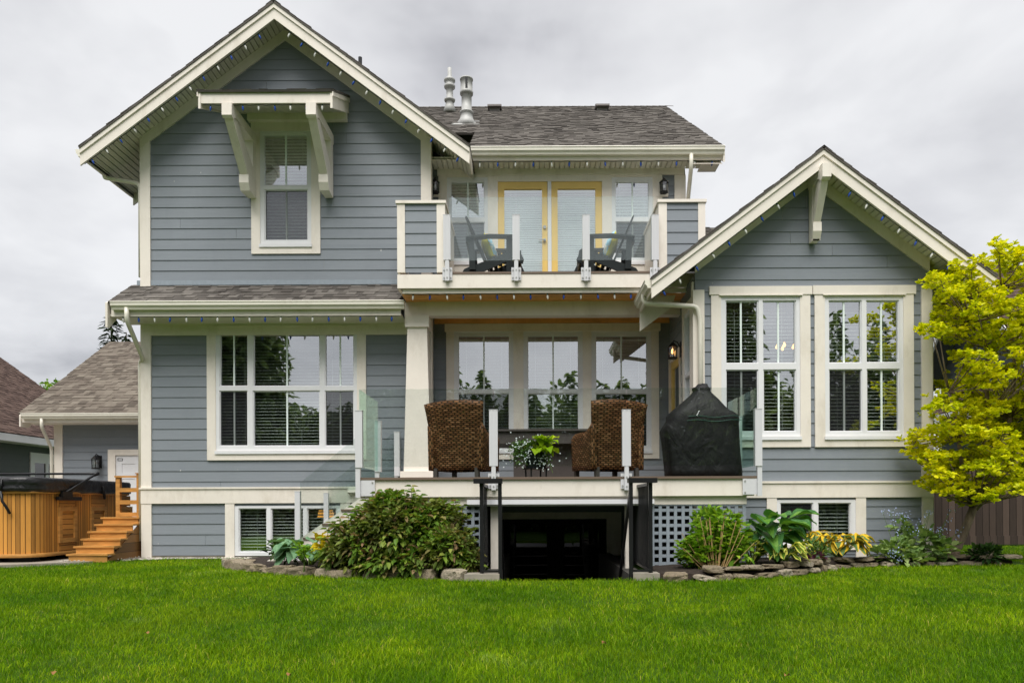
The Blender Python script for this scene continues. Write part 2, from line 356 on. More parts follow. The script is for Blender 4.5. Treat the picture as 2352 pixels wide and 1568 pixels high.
def grass_mat():
    t = NT('grass_blade'); r = t.rnd(); g = t.n('NewGeometry').outputs['Position']
    a = t.ramp(r, [(0, (.080, .195, .0015, 1)), (.5, (.148, .30, .002, 1)), (.86, (.225, .39, .004, 1)), (.97, (.34, .46, .02, 1)), (1, (.48, .43, .12, 1))])
    p1 = t.ramp(t.noise(g, .75, 4, .6), [(.38, (.62, .74, .65, 1)), (.64, (1.35, 1.18, 1.1, 1))])
    p2 = t.ramp(t.noise(g, 3.2, 3, .6), [(.35, (.78, .82, .8, 1)), (.66, (1.22, 1.14, 1.0, 1))])
    a = t.mix(1.0, t.mix(1.0, a, p1, 'MULTIPLY'), p2, 'MULTIPLY')
    pale = t.math('MULTIPLY', t.ramp(t.noise(g, 1.35, 4, .6, .6), [(.60, (0, 0, 0, 1)), (.72, (1, 1, 1, 1))]), t.math('GREATER_THAN', t.math('FRACT', t.math('MULTIPLY', r, 37.0)), .62))
    a = t.mix(t.math('MULTIPLY', pale, .6), a, (.38, .47, .17, 1))
    yel = t.ramp(t.noise(g, .55, 3, .5, .3), [(.55, (0, 0, 0, 1)), (.72, (.5, .5, .5, 1))]); a = t.mix(yel, a, (.26, .36, .008, 1))
    p = t.n('BsdfPrincipled', {'Base Color': a, 'Roughness': .6, 'Specular IOR Level': .08})
    tl = t.n('BsdfTranslucent', {0: a}); m = t.n('MixShader', {0: .4, 1: p.outputs[0], 2: tl.outputs[0]})
    t.t.links.new(m.outputs[0], t.out.inputs[0]); return t.mat
M['grass'] = grass_mat()
def lawn_mat():
    t = NT('lawn_ground'); g = t.n('NewGeometry').outputs['Position']
    a = t.ramp(t.noise(g, 5, 6, .7), [(.3, (.020, .050, .004, 1)), (.7, (.055, .115, .008, 1))])
    t.pr(a, .9, t.bump(t.noise(g, 60, 3), .8, .02), .1); return t.mat
M['lawn'] = lawn_mat()
def rock_mat():
    t = NT('fieldstone'); v = t.obj(); ob = t.n('ObjectInfo').outputs['Random']
    base = t.ramp(ob, [(0, (.23, .19, .14, 1)), (.5, (.34, .29, .22, 1)), (1, (.44, .40, .33, 1))])
    a = t.mix(1.0, base, t.ramp(t.noise(v, 5, 6, .7), [(.3, (.55, .52, .5, 1)), (.7, (1.35, 1.3, 1.2, 1))]), 'MULTIPLY')
    a = t.mix(t.ramp(t.noise(v, 2.3, 4), [(.55, (0, 0, 0, 1)), (.7, (.5, .5, .5, 1))]), a, (.12, .13, .03, 1))
    t.pr(a, .9, t.bump(t.noise(v, 14, 6, .7), .9, .03), .2); return t.mat
M['rock'] = rock_mat()
def wicker_mat():
    t = NT('brown_wicker'); uvn = t.n('TexCoord').outputs['UV']; sp = t.n('SeparateXYZ', {0: uvn})
    v = t.math('DIVIDE', sp.outputs[1], .0275); row = t.math('FLOOR', v); fv = t.math('FRACT', v)
    off = t.math('MULTIPLY', t.math('MODULO', row, 2.0), .5)
    u = t.math('ADD', t.math('DIVIDE', sp.outputs[0], .078), off); fu = t.math('FRACT', u)
    hgt = t.math('MULTIPLY', t.math('SINE', t.math('MULTIPLY', fu, math.pi)), t.math('SINE', t.math('MULTIPLY', fv, math.pi)))
    wn = t.n('TexWhiteNoise', {'Vector': t.n('CombineXYZ', {0: t.math('FLOOR', u), 1: row}).outputs[0]}, noise_dimensions='2D').outputs[0]
    c = t.ramp(wn, [(0, (.10, .042, .018, 1)), (.6, (.21, .092, .038, 1)), (1, (.33, .165, .08, 1))])
    c = t.mix(t.ramp(hgt, [(.12, (1, 1, 1, 1)), (.5, (0, 0, 0, 1))]), c, (.016, .009, .005, 1))
    t.pr(c, .5, t.bump(hgt, .5, .006), .15); return t.mat
M['wicker'] = wicker_mat()
def fabric_mat():
    t = NT('black_cover_fabric'); v = t.obj(); nz = t.noise(v, 5, 4, .6)
    a = t.ramp(nz, [(.3, (.006, .006, .0065, 1)), (.75, (.014, .014, .0145, 1))])
    t.pr(a, .62, t.bump(t.math('ADD', t.math('MULTIPLY', t.noise(t.obj((1.4, 1.4, .8)), 3.2, 3, .55, 1.2), 1.0), t.math('MULTIPLY', t.noise(v, 120, 2), .03)), .7, .05), .3); return t.mat
M['cover'] = fabric_mat()
def vinyl_cover():
    t = NT('black_vinyl'); v = t.obj()
    t.pr((.017, .017, .019, 1), .36, t.bump(t.noise(t.obj((1, 1, 1)), 3.5, 3, .5, 1.5), .6, .05), .45); return t.mat
M['tubcover'] = vinyl_cover()
def cushion_mat():
    t = NT('floral_cushion'); v = t.obj(); nz = t.noise(v, 9, 2, .5, .5)
    a = t.ramp(nz, [(.38, (.95, .93, .85, 1)), (.46, (.35, .62, .80, 1)), (.58, (.42, .70, .84, 1)), (.66, (.85, .35, .16, 1)), (.72, (.90, .72, .12, 1))])
    t.pr(a, .8, None, .1); return t.mat
M['cushion_front'] = cushion_mat()
M['cushion_back'] = paint('yellow_fabric', (.70, .60, .05, 1), .85, .06)
# ------------------------------------------------------------------ builders for the building
def clip(poly, conv):
    """clip a polygon by a convex counter-clockwise polygon"""
    out_ = poly
    for i in range(len(conv)):
        a, b = conv[i], conv[(i+1) % len(conv)]; inp = out_; out_ = []
        side = lambda p: (b[0]-a[0])*(p[1]-a[1]) - (b[1]-a[1])*(p[0]-a[0])
        for j in range(len(inp)):
            p, q = inp[j], inp[(j+1) % len(inp)]; sp_, sq = side(p), side(q)
            if sp_ >= -1e-9: out_.append(p)
            if (sp_ > 1e-9 and sq < -1e-9) or (sp_ < -1e-9 and sq > 1e-9):
                t = sp_/(sp_-sq); out_.append((p[0]+(q[0]-p[0])*t, p[1]+(q[1]-p[1])*t))
        if not out_: return []
    return out_
def siding(mb, poly, holes, pt, phase, expo=.178, proud=.0115):
    us = [p[0] for p in poly]; zs = [p[1] for p in poly]
    u0, u1, z0, z1 = min(us), max(us), min(zs), max(zs)
    k = math.floor((z0-phase)/expo)
    while phase + k*expo < z1:
        zb = phase+k*expo; zt = zb+expo; k += 1
        jr = random.Random(int(zb*1000)+int(u0*77)); j0 = u0+jr.uniform(.6, 3.6); joints = {j0, j0+3.66} if jr.random() < .38 else set()
        zz = sorted({zb, zt, *[h[i] for h in holes for i in (2, 3) if zb < h[i] < zt]})
        for a, b in zip(zz, zz[1:]):
            act = [h for h in holes if h[2] < (a+b)/2 < h[3]]
            uu = sorted({u0, u1, *[min(max(h[i], u0), u1) for h in act for i in (0, 1)], *[j for j in joints if u0 < j < u1]})
            for c, d in zip(uu, uu[1:]):
                if c in joints: c += .003
                if d-c < 1e-6 or any(h[0] < (c+d)/2 < h[1] for h in act): continue
                pg = clip([(c, a), (d, a), (d, b), (c, b)], poly)
                if len(pg) < 3: continue
                dd = lambda z: .003 + proud*(1-(z-zb)/expo)
                mb.face([pt(u, z, dd(z)) for u, z in pg])
                bot = [p for p in pg if abs(p[1]-zb) < 1e-6]
                if len(bot) >= 2:
                    e0, e1 = min(p[0] for p in bot), max(p[0] for p in bot)
                    mb.face([pt(e0, zb, .002), pt(e1, zb, .002), pt(e1, zb, dd(zb)), pt(e0, zb, dd(zb))])
def front(Y): return lambda u, z, d: (u, Y-d, z)
def right(X): return lambda u, z, d: (X+d, u, z)
def left(X): return lambda u, z, d: (X-d, u, z)

def shingles(mb, O, U, V, wid, length, course=.145):
    O, U, V = Vector(O), Vector(U).normalized(), Vector(V).normalized(); N = U.cross(V).normalized()
    if N.z < 0: N = -N
    r = random.Random(int(abs(O.x*100)+abs(O.y*77)+abs(O.z*13)))
    n = int(math.ceil(length/course))
    for i in range(n):
        v0 = i*course + r.uniform(-.006, .006); v1 = min(v0+course*1.12, length); u = -r.uniform(0, .2)
        while u < wid:
            wd = r.uniform(.08, .20); a = max(u, -.006*r.random()); b = min(u+wd, wid+.006*r.random()); u += wd
            if b-a < .02: continue
            t = r.choice((.008, .009, .016, .018)); v0j = v0 + r.uniform(-.006, .006)
            p = lambda uu, vv, h: O+U*uu+V*vv+N*h
            A, B, C_, D = p(a, v0j, t), p(b, v0j, t), p(b, v1, t*.45), p(a, v1, t*.45)
            A0, B0, C0, D0 = p(a, v0j, 0), p(b, v0j, 0), p(b, v1, 0), p(a, v1, 0)
            mb.raw([A, B, C_, D, A0, B0, C0, D0], [(0,1,2,3), (0,4,5,1), (0,3,7,4), (1,5,6,2)])
def roof_plane(parent, O, U, V, wid, length, mat='shingle', course=.145, name='roof'):
    """roof slope: O lower corner, U along the eave, V up the slope; deck board plus separate shingle tabs"""
    mb = MB(); O_, U_, V_ = Vector(O), Vector(U).normalized(), Vector(V).normalized(); N = U_.cross(V_).normalized()
    if N.z < 0: N = -N
    c = [O_, O_+U_*wid, O_+U_*wid+V_*length, O_+V_*length]
    mb.raw([p-N*.028 for p in c]+[p-N*.001 for p in c], [(0,3,2,1),(4,5,6,7),(0,1,5,4),(1,2,6,5),(2,3,7,6),(3,0,4,7)])
    shingles(mb, O, U, V, wid, length, course)
    return mb.build(name, M[mat], parent, fix=False)

def blind_mesh(x0, x1, z0, z1, Y, tilt, spacing=.054, dep=.05, pt=None):
    mb = MB(); z = z1-.03; a = rad(tilt); pt = pt or (lambda u, d, z_: (u, d, z_))
    while z > z0+.01:
        dy, dz_ = dep/2*math.cos(a), dep/2*math.sin(a); j = random.uniform(-.002, .002)
        mb.face([pt(x0, Y-dy, z-dz_+j), pt(x1, Y-dy, z-dz_+j), pt(x1, Y, z+.003+j), pt(x0, Y, z+.003+j)])
        mb.face([pt(x0, Y, z+.003+j), pt(x1, Y, z+.003+j), pt(x1, Y+dy, z+dz_+j), pt(x0, Y+dy, z+dz_+j)])
        z -= spacing
    for q in (.18, .82): # ladder cords
        xx = x0+(x1-x0)*q; mb.face([pt(xx-.003, Y-.028, z0), pt(xx+.003, Y-.028, z0), pt(xx+.003, Y-.028, z1), pt(xx-.003, Y-.028, z1)])
    mb.face([pt(x0, Y-.03, z1-.045), pt(x1, Y-.03, z1-.045), pt(x1, Y-.03, z1), pt(x0, Y-.03, z1)])
    return mb
def window(parent, Y, frame, panes, munt=(), tilt=15, casing=None, screens=(), sill=True, blinds=None, gl='glass', header=None, label=None):
    fr = RX(*frame, Y); ps = [RX(*p, Y) for p in panes]
    mb = MB(); mb.plate(fr, ps, Y-.022, Y+.045)
    for h in ps:   # inner sash bead round each light
        b = .014; mb.plate(h, [(h[0]+b, h[1]-b, h[2]+b, h[3]-b)], Y-.006, Y+.04)
    wn = mb.build('window', M['vinyl'], parent)
    if label: wn['label'] = label
    g = MB()
    for h in ps: g.face([(h[0], Y+.022, h[2]), (h[1], Y+.022, h[2]), (h[1], Y+.022, h[3]), (h[0], Y+.022, h[3])])
    g.build('pane', M[gl], wn)
    if munt:
        for x, y0, y1 in munt:
            g = MB(); r = RX(x-1, y0, x+1, y1, Y); c = (r[0]+r[1])/2; g.box(c-.0125, c+.0125, Y+.012, Y+.036, r[2], r[3])
            g.build('grille', M['grille'], wn)
    if screens:
        for i in screens:
            g = MB(); h = ps[i]; g.face([(h[0]+.014, Y+.004, h[2]+.014), (h[1]-.014, Y+.004, h[2]+.014), (h[1]-.014, Y+.004, h[3]-.014), (h[0]+.014, Y+.004, h[3]-.014)])
            g.build('insect_screen', M['screen'], wn)
    if tilt is not None:
        g = MB()
        for (a, b, c, d) in (blinds or [fr]):
            q = blind_mesh(a+.03, b-.03, c+.02, d-.02, Y+.12, tilt); g.raw(q.v, q.f)
        g.build('blind', M['blind'], wn, fix=False)
    if sill:
        g = MB(); g.box(fr[0]-.012, fr[1]+.012, Y-.058, Y-.02, fr[2]-.055, fr[2]-.003); g.build('sill', M['vinyl'], wn)
    if casing:
        g = MB(); c = RX(*casing, Y); g.plate(c, [fr if not sill else (fr[0], fr[1], fr[2]-.002, fr[3])], Y-.036, Y)
        if header:
            h = RX(*header, Y); g.box(h[0], h[1], Y-.048, Y, h[2], h[3]); g.box(fr[0]-.03, fr[1]+.03, Y-.062, Y-.03, fr[3]+.008, fr[3]+.022)
        g.build('casing', M['trim'], wn)
    return wn, fr
def gutter_x(parent, x0, x1, Y, zt, h=.12, d=.115, drop=.20, mat='gutter'):
    """K-profile gutter along X with the fascia board under it; front at Y-d"""
    mb = MB(); prof = [(Y, zt-.004), (Y-d+.02, zt-.002), (Y-d, zt), (Y-d-.004, zt-.012), (Y-d+.006, zt-.02), (Y-d+.008, zt-h*.52), (Y-d+.035, zt-h*.75), (Y-d+.045, zt-h), (Y-.01, zt-h), (Y, zt-h)]
    mb.prism(prof, x0, x1, 'X'); return mb.build('gutter', M[mat], parent)

house = thing('house', 'two-storey blue-grey clapboard house with cream trim, two front gables and a balcony', 'house', (-.3, 12.4, 0))
def part(mb, name, mat, parent=None, smooth=False, label=None):
    o = mb.build(name, [M[m] for m in mat] if isinstance(mat, (list, tuple)) else M[mat], parent or house, smooth)
    if label: o['label'] = label
    return o

YL, YR, YC = 12.4, 10.95, 12.9          # left front wall, right wing wall, recessed wall
XL, XM, XA, XB = -6.52, -1.68, 2.475, 5.966   # left corner, return corner, wing left, wing right
ZD = 1.24                               # deck floor
# gables: ridge x, half span at the fascia, apex z, pitch, fascia y
GL = dict(cx=-4.10, half=3.146, az=9.02, p=.742, Yf=11.85)
GR = dict(cx=4.22, half=2.465, az=5.969, p=.75, Yf=10.50)
SL, SR = .115, .165                     # soffit below the roof top
def zl(x): return GL['az'] - GL['p']*abs(x-GL['cx'])
def zr(x): return GR['az'] - GR['p']*abs(x-GR['cx'])

# --- windows of the left wall
w1, f1 = window(house, YL, (598.5, 303, 716, 562), [(605.8, 309.2, 706.8, 427.4), (608.5, 436.3, 707.9, 553)],
    [(656.3, 309, 427), (657.5, 436, 553)], tilt=66, casing=(578.4, 274, 736.3, 584), screens=[1])
w2, f2 = window(house, YL, (497, 752.6, 821, 1034.6), [(505, 760, 570, 887), (581.8, 760, 735.4, 887), (747, 760, 813.5, 887),
    (505, 897, 570, 1024), (581.8, 897, 735.4, 1024), (747, 897, 813.5, 1024)],
    [(536.7, 760, 887), (658.5, 760, 887), (781, 760, 887), (537.5, 897, 1024), (659, 897, 1024), (781.6, 897, 1024)], tilt=21,
    casing=(477, 748, 841.6, 1056), header=(472.5, 722, 846, 750.5), screens=[3, 5])
w3, f3 = window(house, YL, (540, 1161, 783, 1275), [(549, 1166.5, 614, 1267), (623, 1166.5, 698, 1267), (706, 1166.5, 773.5, 1267)], tilt=24, sill=False)
# --- recessed wall
w4 = []
for x0, x1 in ((1052.5, 1170.5), (1211.7, 1329.4), (1367.6, 1486.6)):
    w4.append(window(house, YC, (x0-9, 762, x1+9, 1034), [(x0, 770.5, x1, 895), (x0, 903.2, x1, 1025)], [((x0+x1)/2, 770, 895), ((x0+x1)/2, 903, 1025)], tilt=26, screens=[1] if x0 < 1100 or x0 > 1300 else [])[1])
mb = MB(); c = RX(1025.7, 761, 1513, 1054, YC); mb.plate(c, w4, YC-.036, YC); h = RX(1022, 744, 1516, 761.5, YC); mb.box(h[0], h[1], YC-.05, YC, h[2], h[3]); part(mb, 'casing', 'trim')
w5 = []
for fr_, p1, p2, mu in (((1027, 409, 1120.7, 603), (1035, 417.5, 1113, 501.5), (1036, 511, 1114, 595), 1074.6), ((1405, 408, 1498.5, 602), (1412.5, 416.6, 1490.8, 500.6), (1413.5, 509.5, 1491.8, 594), 1452.5)):
    w5.append(window(house, YC, fr_, [p1, p2], [(mu, p1[1], p1[3]), (mu+.8, p2[1], p2[3])], tilt=66, screens=[1])[1])
# balcony french doors
ZB = 4.52
def french(xa, xb, ga, gb, ytop, gtop, hx, mat, handle, zb, gzb, glass='glass', blind=66, Y=YC):
    r = RX(xa, ytop, xb, ytop+100, Y); g = RX(ga, gtop, gb, gtop+100, Y); gz = g[3]
    mb = MB(); mb.plate((r[0], r[1], zb, r[3]), [(g[0], g[1], gzb, gz)], Y-.012, Y+.035)
    mb.plate((g[0]-.025, g[1]+.025, gzb-.025, gz+.025), [(g[0], g[1], gzb, gz)], Y-.02, Y-.012)
    d = part(mb, 'french_door', mat)
    q = MB(); q.face([(g[0], Y+.012, gzb), (g[1], Y+.012, gzb), (g[1], Y+.012, gz), (g[0], Y+.012, gz)]); q.build('pane', M[glass], d)
    if blind is not None: blind_mesh(g[0]-.01, g[1]+.01, gzb, gz, Y+.06, blind, .04, .042).build('blind', M['blind'], d, fix=False)
    if handle:
        q = MB(); hz = zb+1.0; q.tube([(hx, Y-.012, hz), (hx, Y-.05, hz)], .024, 12); q.bar((hx+.01, Y-.052, hz), (hx-.11, Y-.056, hz), .016, .018)
        q.tube([(hx, Y-.012, hz+.23), (hx, Y-.035, hz+.23)], .029, 14); q.build('handle', M['steel'], d)
    return (r[0], r[1], zb, r[3])
hx_ = at(1251, 530, YC)[0]
d1 = french(1143.5, 1257.5, 1158.4, 1245, 418.5, 435, hx_, 'yellow_door', True, ZB, ZB+.24)
d2 = french(1266.5, 1382.5, 1280.7, 1367.4, 418, 434.5, 0, 'yellow_door', False, ZB, ZB+.24)
mb = MB(); a = RX(1257.8, 414, 1266.2, 500, YC); mb.box(a[0], a[1], YC-.03, YC+.02, ZB, a[3]); part(mb, 'astragal', 'vinyl')
mb = MB()
for x in (d1[0]-.004, d2[1]+.004):
    for z in (ZB+.3, ZB+1.05, ZB+1.75): mb.tube([(x, YC-.022, z-.05), (x, YC-.022, z+.05)], .009, 8)
part(mb, 'hinge', 'hinge')
mb = MB(); c = RX(1008, 404, 1521, 700, YC); hd = RX(1005, 388, 1571, 404.5, YC)
mb.plate((c[0], c[1], ZB, c[3]), w5+[(d1[0], d2[1], ZB, d1[3])], YC-.036, YC); mb.box(hd[0], hd[1], YC-.05, YC, hd[2], hd[3])
cb = RX(1549, 404, 1572, 700, YC); mb.box(cb[0], cb[1]+.02, YC-.037, YC+.1, ZB, cb[3])
part(mb, 'casing', 'trim')
# basement doors in the stairwell
b1 = french(1154, 1272, 1172, 1256, 1191.5, 1203, 0, 'black_door', False, -1.25, -1.05, 'glass_dark', None)
b2 = french(1276.5, 1393, 1296, 1376, 1191, 1202.5, 0, 'black_door', False, -1.25, -1.05, 'glass_dark', None)
mb = MB(); mb.box(b1[1], b2[0], YC-.02, YC+.03, -1.25, b1[3]); part(mb, 'astragal', 'black_door')
mb = MB(); tr_ = RX(1393, 1185, 1432, 1300, YC); mb.box(b2[1], b2[1]+.26, YC-.034, YC, -1.3, b2[3]+.12); mb.box(b1[0]-.1, b2[1], YC-.034, YC, b1[3], b1[3]+.12); part(mb, 'casing', 'trim')
# --- wing windows
w6, f6 = window(house, YR, (1655.4, 682, 1836.5, 1002), [(1665.8, 690.5, 1741.5, 835), (1750.7, 690.5, 1827.4, 834.5), (1666.7, 849, 1741, 991.6), (1752.4, 848.5, 1828, 991)],
    [(1702.4, 690, 835), (1788, 690, 835), (1703.5, 849, 991), (1789.5, 849, 991)], tilt=21, casing=(1633, 677, 1860, 1027), header=(1628, 658.9, 1863, 678), screens=[2])
w7, f7 = window(house, YR, (1893, 681, 2073, 1001), [(1902, 690, 1978, 834), (1988, 690, 2064, 833), (1903, 848, 1979, 991), (1989.5, 847, 2065, 990.5)],
    [(1939, 690, 834), (2025, 690, 833), (1940, 848, 991), (2026, 848, 990)], tilt=21, casing=(1869.8, 676, 2096.6, 1026), header=(1864.8, 657, 2100.6, 677), screens=[2])
w8, f8 = window(house, YR, (1782.7, 1147, 1964, 1250), [(1791, 1154, 1866.7, 1240), (1877.5, 1154, 1953.5, 1240)], tilt=24, sill=False, screens=[0])

# --- walls
def gable_poly(x0, x1, z0, G, drop, cx):
    zz = lambda x: G['az'] - G['p']*abs(x-cx) - drop
    return [(x0, z0), (x1, z0), (x1, zz(x1)), (cx, zz(cx)), (x0, zz(x0))]
mb = MB(); siding(mb, gable_poly(XL, XM, .05, GL, SL, GL['cx']), [f1, f2, f3], front(YL), 3.788); part(mb, 'wall', 'siding', label='left front wall under the tall gable')
mb = MB(); siding(mb, gable_poly(XA, XB, .05, GR, SR, GR['cx']), [f6, f7, f8], front(YR), 1.547); part(mb, 'wall', 'siding', label='front wall of the right wing')
dh = (d1[0], d2[1], ZB-.3, d1[3]); bh = (b1[0], b2[1], -1.3, b1[3])
mb = MB(); siding(mb, [(XM, -1.3), (2.74, -1.3), (2.74, 6.78), (XM, 6.78)], w4+w5+[dh, bh], front(YC), 3.446); part(mb, 'wall', 'siding', label='recessed centre wall behind the balcony and the deck')
mb = MB(); siding(mb, [(YL, .0), (YC, .0), (YC, 7.2), (YL, 7.2)], [], right(XM), 3.446); part(mb, 'wall', 'siding')
mb = MB(); siding(mb, [(YC, 4.2), (19, 4.2), (19, 6.9), (YC, 6.9)], [], right(2.745), 3.446); part(mb, 'wall', 'siding')
mb = MB(); siding(mb, [(YL, .0), (19, .0), (19, 6.75), (YL, 6.75)], [], left(XL), 3.788); part(mb, 'wall', 'siding')
mb = MB(); siding(mb, [(YR, .0), (19, .0), (19, 4.5), (YR, 4.5)], [], right(XB), 1.547); part(mb, 'wall', 'siding')
# wing side wall facing the deck: yellow door, tall narrow window
sd_h = (11.98, 12.80, ZD, 3.32); sw_h = (11.16, 11.62, 1.92, 3.86)
mb = MB(); siding(mb, [(YR, -.1), (YC, -.1), (YC, 4.3), (YR, 4.3)], [sd_h, sw_h], left(XA), 1.547); part(mb, 'wall', 'siding')
PL = left(XA)
mb = MB(); mb.plate((11.88, 12.87, ZD, 3.44), [sd_h], .036, 0, PL); mb.plate((11.06, 11.72, 1.8, 4.0), [sw_h], .036, 0, PL); part(mb, 'casing', 'trim')
mb = MB(); mb.plate(sd_h, [(12.1, 12.68, ZD+.25, 3.2)], .0, -.04, PL); sdoor = part(mb, 'door', 'yellow_door', label='yellow glazed door on the wing side')
q = MB(); q.face([PL(12.1, ZD+.25, -.02), PL(12.68, ZD+.25, -.02), PL(12.68, 3.2, -.02), PL(12.1, 3.2, -.02)]); q.build('pane', M['glass'], sdoor)
mb = MB(); mb.plate(sw_h, [(11.21, 11.57, 2.92, 3.81), (11.21, 11.57, 1.97, 2.86)], .02, -.04, PL); swin = part(mb, 'window', 'vinyl')
q = MB()
for z0, z1 in ((2.92, 3.81), (1.97, 2.86)): q.face([PL(11.21, z0, -.02), PL(11.57, z0, -.02), PL(11.57, z1, -.02), PL(11.21, z1, -.02)])
q.build('pane', M['glass'], swin)
# closing walls and floors inside
mb = MB(); mb.box(XL+.02, XB-.02, 19, 19.1, -1.3, 5); mb.box(XL+.05, XB-.05, 16.2, 16.3, -1.3, 4.3); mb.box(XL+.05, 2.7, 16.2, 16.3, 4.3, 6.9)
mb.box(XL+.05, XM-.03, YL+.2, 16.2, .95, 1.2); mb.box(XM, XB-.05, YC+.2, 16.2, .95, 1.2); mb.box(XA+.05, XB-.05, YR+.2, YC+.2, .95, 1.2)
mb.box(XL+.05, 2.7, YC+.2, 16.2, 4.1, 4.4); mb.box(XL+.05, XM-.05, YL+.2, YC+.2, 4.1, 4.4); mb.box(XA+.05, XB-.05, YR+.2, 16.2, 4.22, 4.3)
mb.box(XL+.05, 2.7, YC+.2, 16.2, 6.85, 6.95); mb.box(XM-.1, XM-.03, YC+.05, 16.2, -1.3, 7); mb.box(XA+.04, XA+.1, YC+.1, 16.2, -1.3, 4.2)
part(mb, 'interior_wall', 'interior')

# --- corner boards, belt boards, friezes
mb = MB()
def cboard(x0, x1, Y, z0, z1, d=.036): mb.box(x0, x1, Y-d, Y+.02, z0, z1)
cboard(XL-.036, XL+.135, YL, .02, zl(XL)-SL-.02); mb.box(XL-.036, XL, YL+.02, YL+.14, .02, 6.6)
cboard(XM-.135, XM+.036, YL, .02, zl(XM)-SL-.02); mb.box(XM, XM+.036, YL+.02, YL+.13, 0, 7.1)
part(mb, 'corner_board', 'trim')
mb = MB(); cboard(XA-.036, XA+.135, YR, -.1, at(1608, 667, YR)[2]); mb.box(XA-.036, XA, YR+.02, YR+.1, 0, 4.2)
part(mb, 'corner_board', 'trim')
mb = MB(); cboard(XB-.125, XB+.036, YR, -.0, at(2120, 658, YR)[2]); mb.box(XB, XB+.036, YR+.02, YR+.14, 0, 4.0); part(mb, 'corner_board', 'trim')
zb0, zb1 = at(600, 1155, YL)[2], at(600, 1122, YL)[2]
mb = MB(); mb.box(XL-.04, XM, YL-.044, YL, zb0, zb1); mb.box(XL-.06, XM, YL-.062, YL, zb1, zb1+.03)
v = RX(519, 1155, 540, 1275, YL); mb.box(v[0], v[1], YL-.037, YL, .0, zb0); v = RX(783, 1155, 805, 1275, YL); mb.box(v[0], v[1], YL-.037, YL, .0, zb0); part(mb, 'belt_board', 'trim')
zc0, zc1 = at(1900, 1142, YR)[2], at(1900, 1109, YR)[2]
mb = MB(); mb.box(XA, XB+.04, YR-.044, YR, zc0, zc1); mb.box(XA, XB+.06, YR-.062, YR, zc1, zc1+.032)
for a, b in ((1760, 1782.7), (1964, 1987)): v = RX(a, 1142, b, 1250, YR); mb.box(v[0], v[1], YR-.037, YR, .0, zc0)
v = RX(1760, 1250, 1987, 1262, YR); mb.box(v[0], v[1], YR-.038, YR, v[2], v[3]); part(mb, 'belt_board', 'trim')
mb = MB(); mb.box(XL-.005, XM, YL-.005, YL+.2, -.3, .05); mb.box(XA-.005, XB, YR-.005, YR+.2, -.3, .05); mb.box(XM, XA, YC-.01, YC+.2, -1.5, -1.3); part(mb, 'foundation', 'concrete')

def gable_trim(G, drop, Yw, x0, x1, Yb_l, Yb_r, frz, name_l):
    cx, hf, az, p, Yf = G['cx'], G['half'], G['az'], G['p'], G['Yf']
    for s in (-1, 1):
        ex = cx+s*hf; zz = lambda x: az-p*abs(x-cx)
        mb = MB()
        mb.prism([(cx, az-.015), (ex, zz(ex)-.015), (ex, zz(ex)-.295), (cx, az-.275)], Yf, Yf+.03)
        mb.prism([(cx, az-.012), (ex, zz(ex)-.012), (ex, zz(ex)-.112), (cx, az-.105)], Yf-.022, Yf)
        part(mb, 'fascia', 'trim')
        # soffit boards run back from the fascia
        mb = MB(); pitch = .088; L = hf*math.hypot(1, p); n = int(L/pitch); Yb = Yb_l if s < 0 else Yb_r
        for i in range(n):
            a, b = i*pitch+.008, (i+1)*pitch-.008; k = 1/math.hypot(1, p)
            xa, xb = cx+s*a*k, cx+s*b*k
            inside = x0 < (xa+xb)/2 < x1
            ye = Yw if inside else Yb
            za, zb_ = zz(xa)-drop, zz(xb)-drop
            mb.raw([(xa, Yf+.03, za), (xb, Yf+.03, zb_), (xb, ye, zb_), (xa, ye, za), (xa, Yf+.03, za+.012), (xb, Yf+.03, zb_+.012), (xb, ye, zb_+.012), (xa, ye, za+.012)],
                   [(0,1,2,3), (4,7,6,5), (0,3,7,4), (1,5,6,2)])
        e_ = cx+s*hf; k = 1/math.hypot(1, p); xa, xb = cx+s*(n*pitch+.004)*k, e_; Yb_ = Yb_l if s < 0 else Yb_r
        mb.raw([(xa, Yf+.03, zz(xa)-drop), (xb, Yf+.03, zz(xb)-drop), (xb, Yb_, zz(xb)-drop), (xa, Yb_, zz(xa)-drop)], [(0, 1, 2, 3)])
        mb.raw([(cx, Yf+.03, az-drop+.05), (e_, Yf+.03, zz(e_)-drop+.05), (e_, Yb, zz(e_)-drop+.05), (cx, Yb, az-drop+.05)], [(0, 1, 2, 3)])
        part(mb, 'soffit', 'soffit')
        xe = x0 if s < 0 else x1
        mb = MB(); mb.prism([(cx, az-drop), (xe, zz(xe)-drop), (xe, zz(xe)-drop-frz), (cx, az-drop-frz)], Yw-.04, Yw); part(mb, 'frieze_board', 'trim')
for G, s, y1 in ((GL, 1, 12.45), (GR, 1, 19)):
    ex = G['cx']+s*G['half']; z = G['az']-G['p']*G['half']; mb = MB(); mb.box(ex-.022, ex+.004, G['Yf']+.03, y1, z-.2, z-.02); mb.build('fascia', M['trim'], house)
gable_trim(GL, SL, YL, XL, XM, 13.43, 12.9, .175, 'left')
gable_trim(GR, SR, YR, XA, XB, 11.66, 19, .175, 'right')
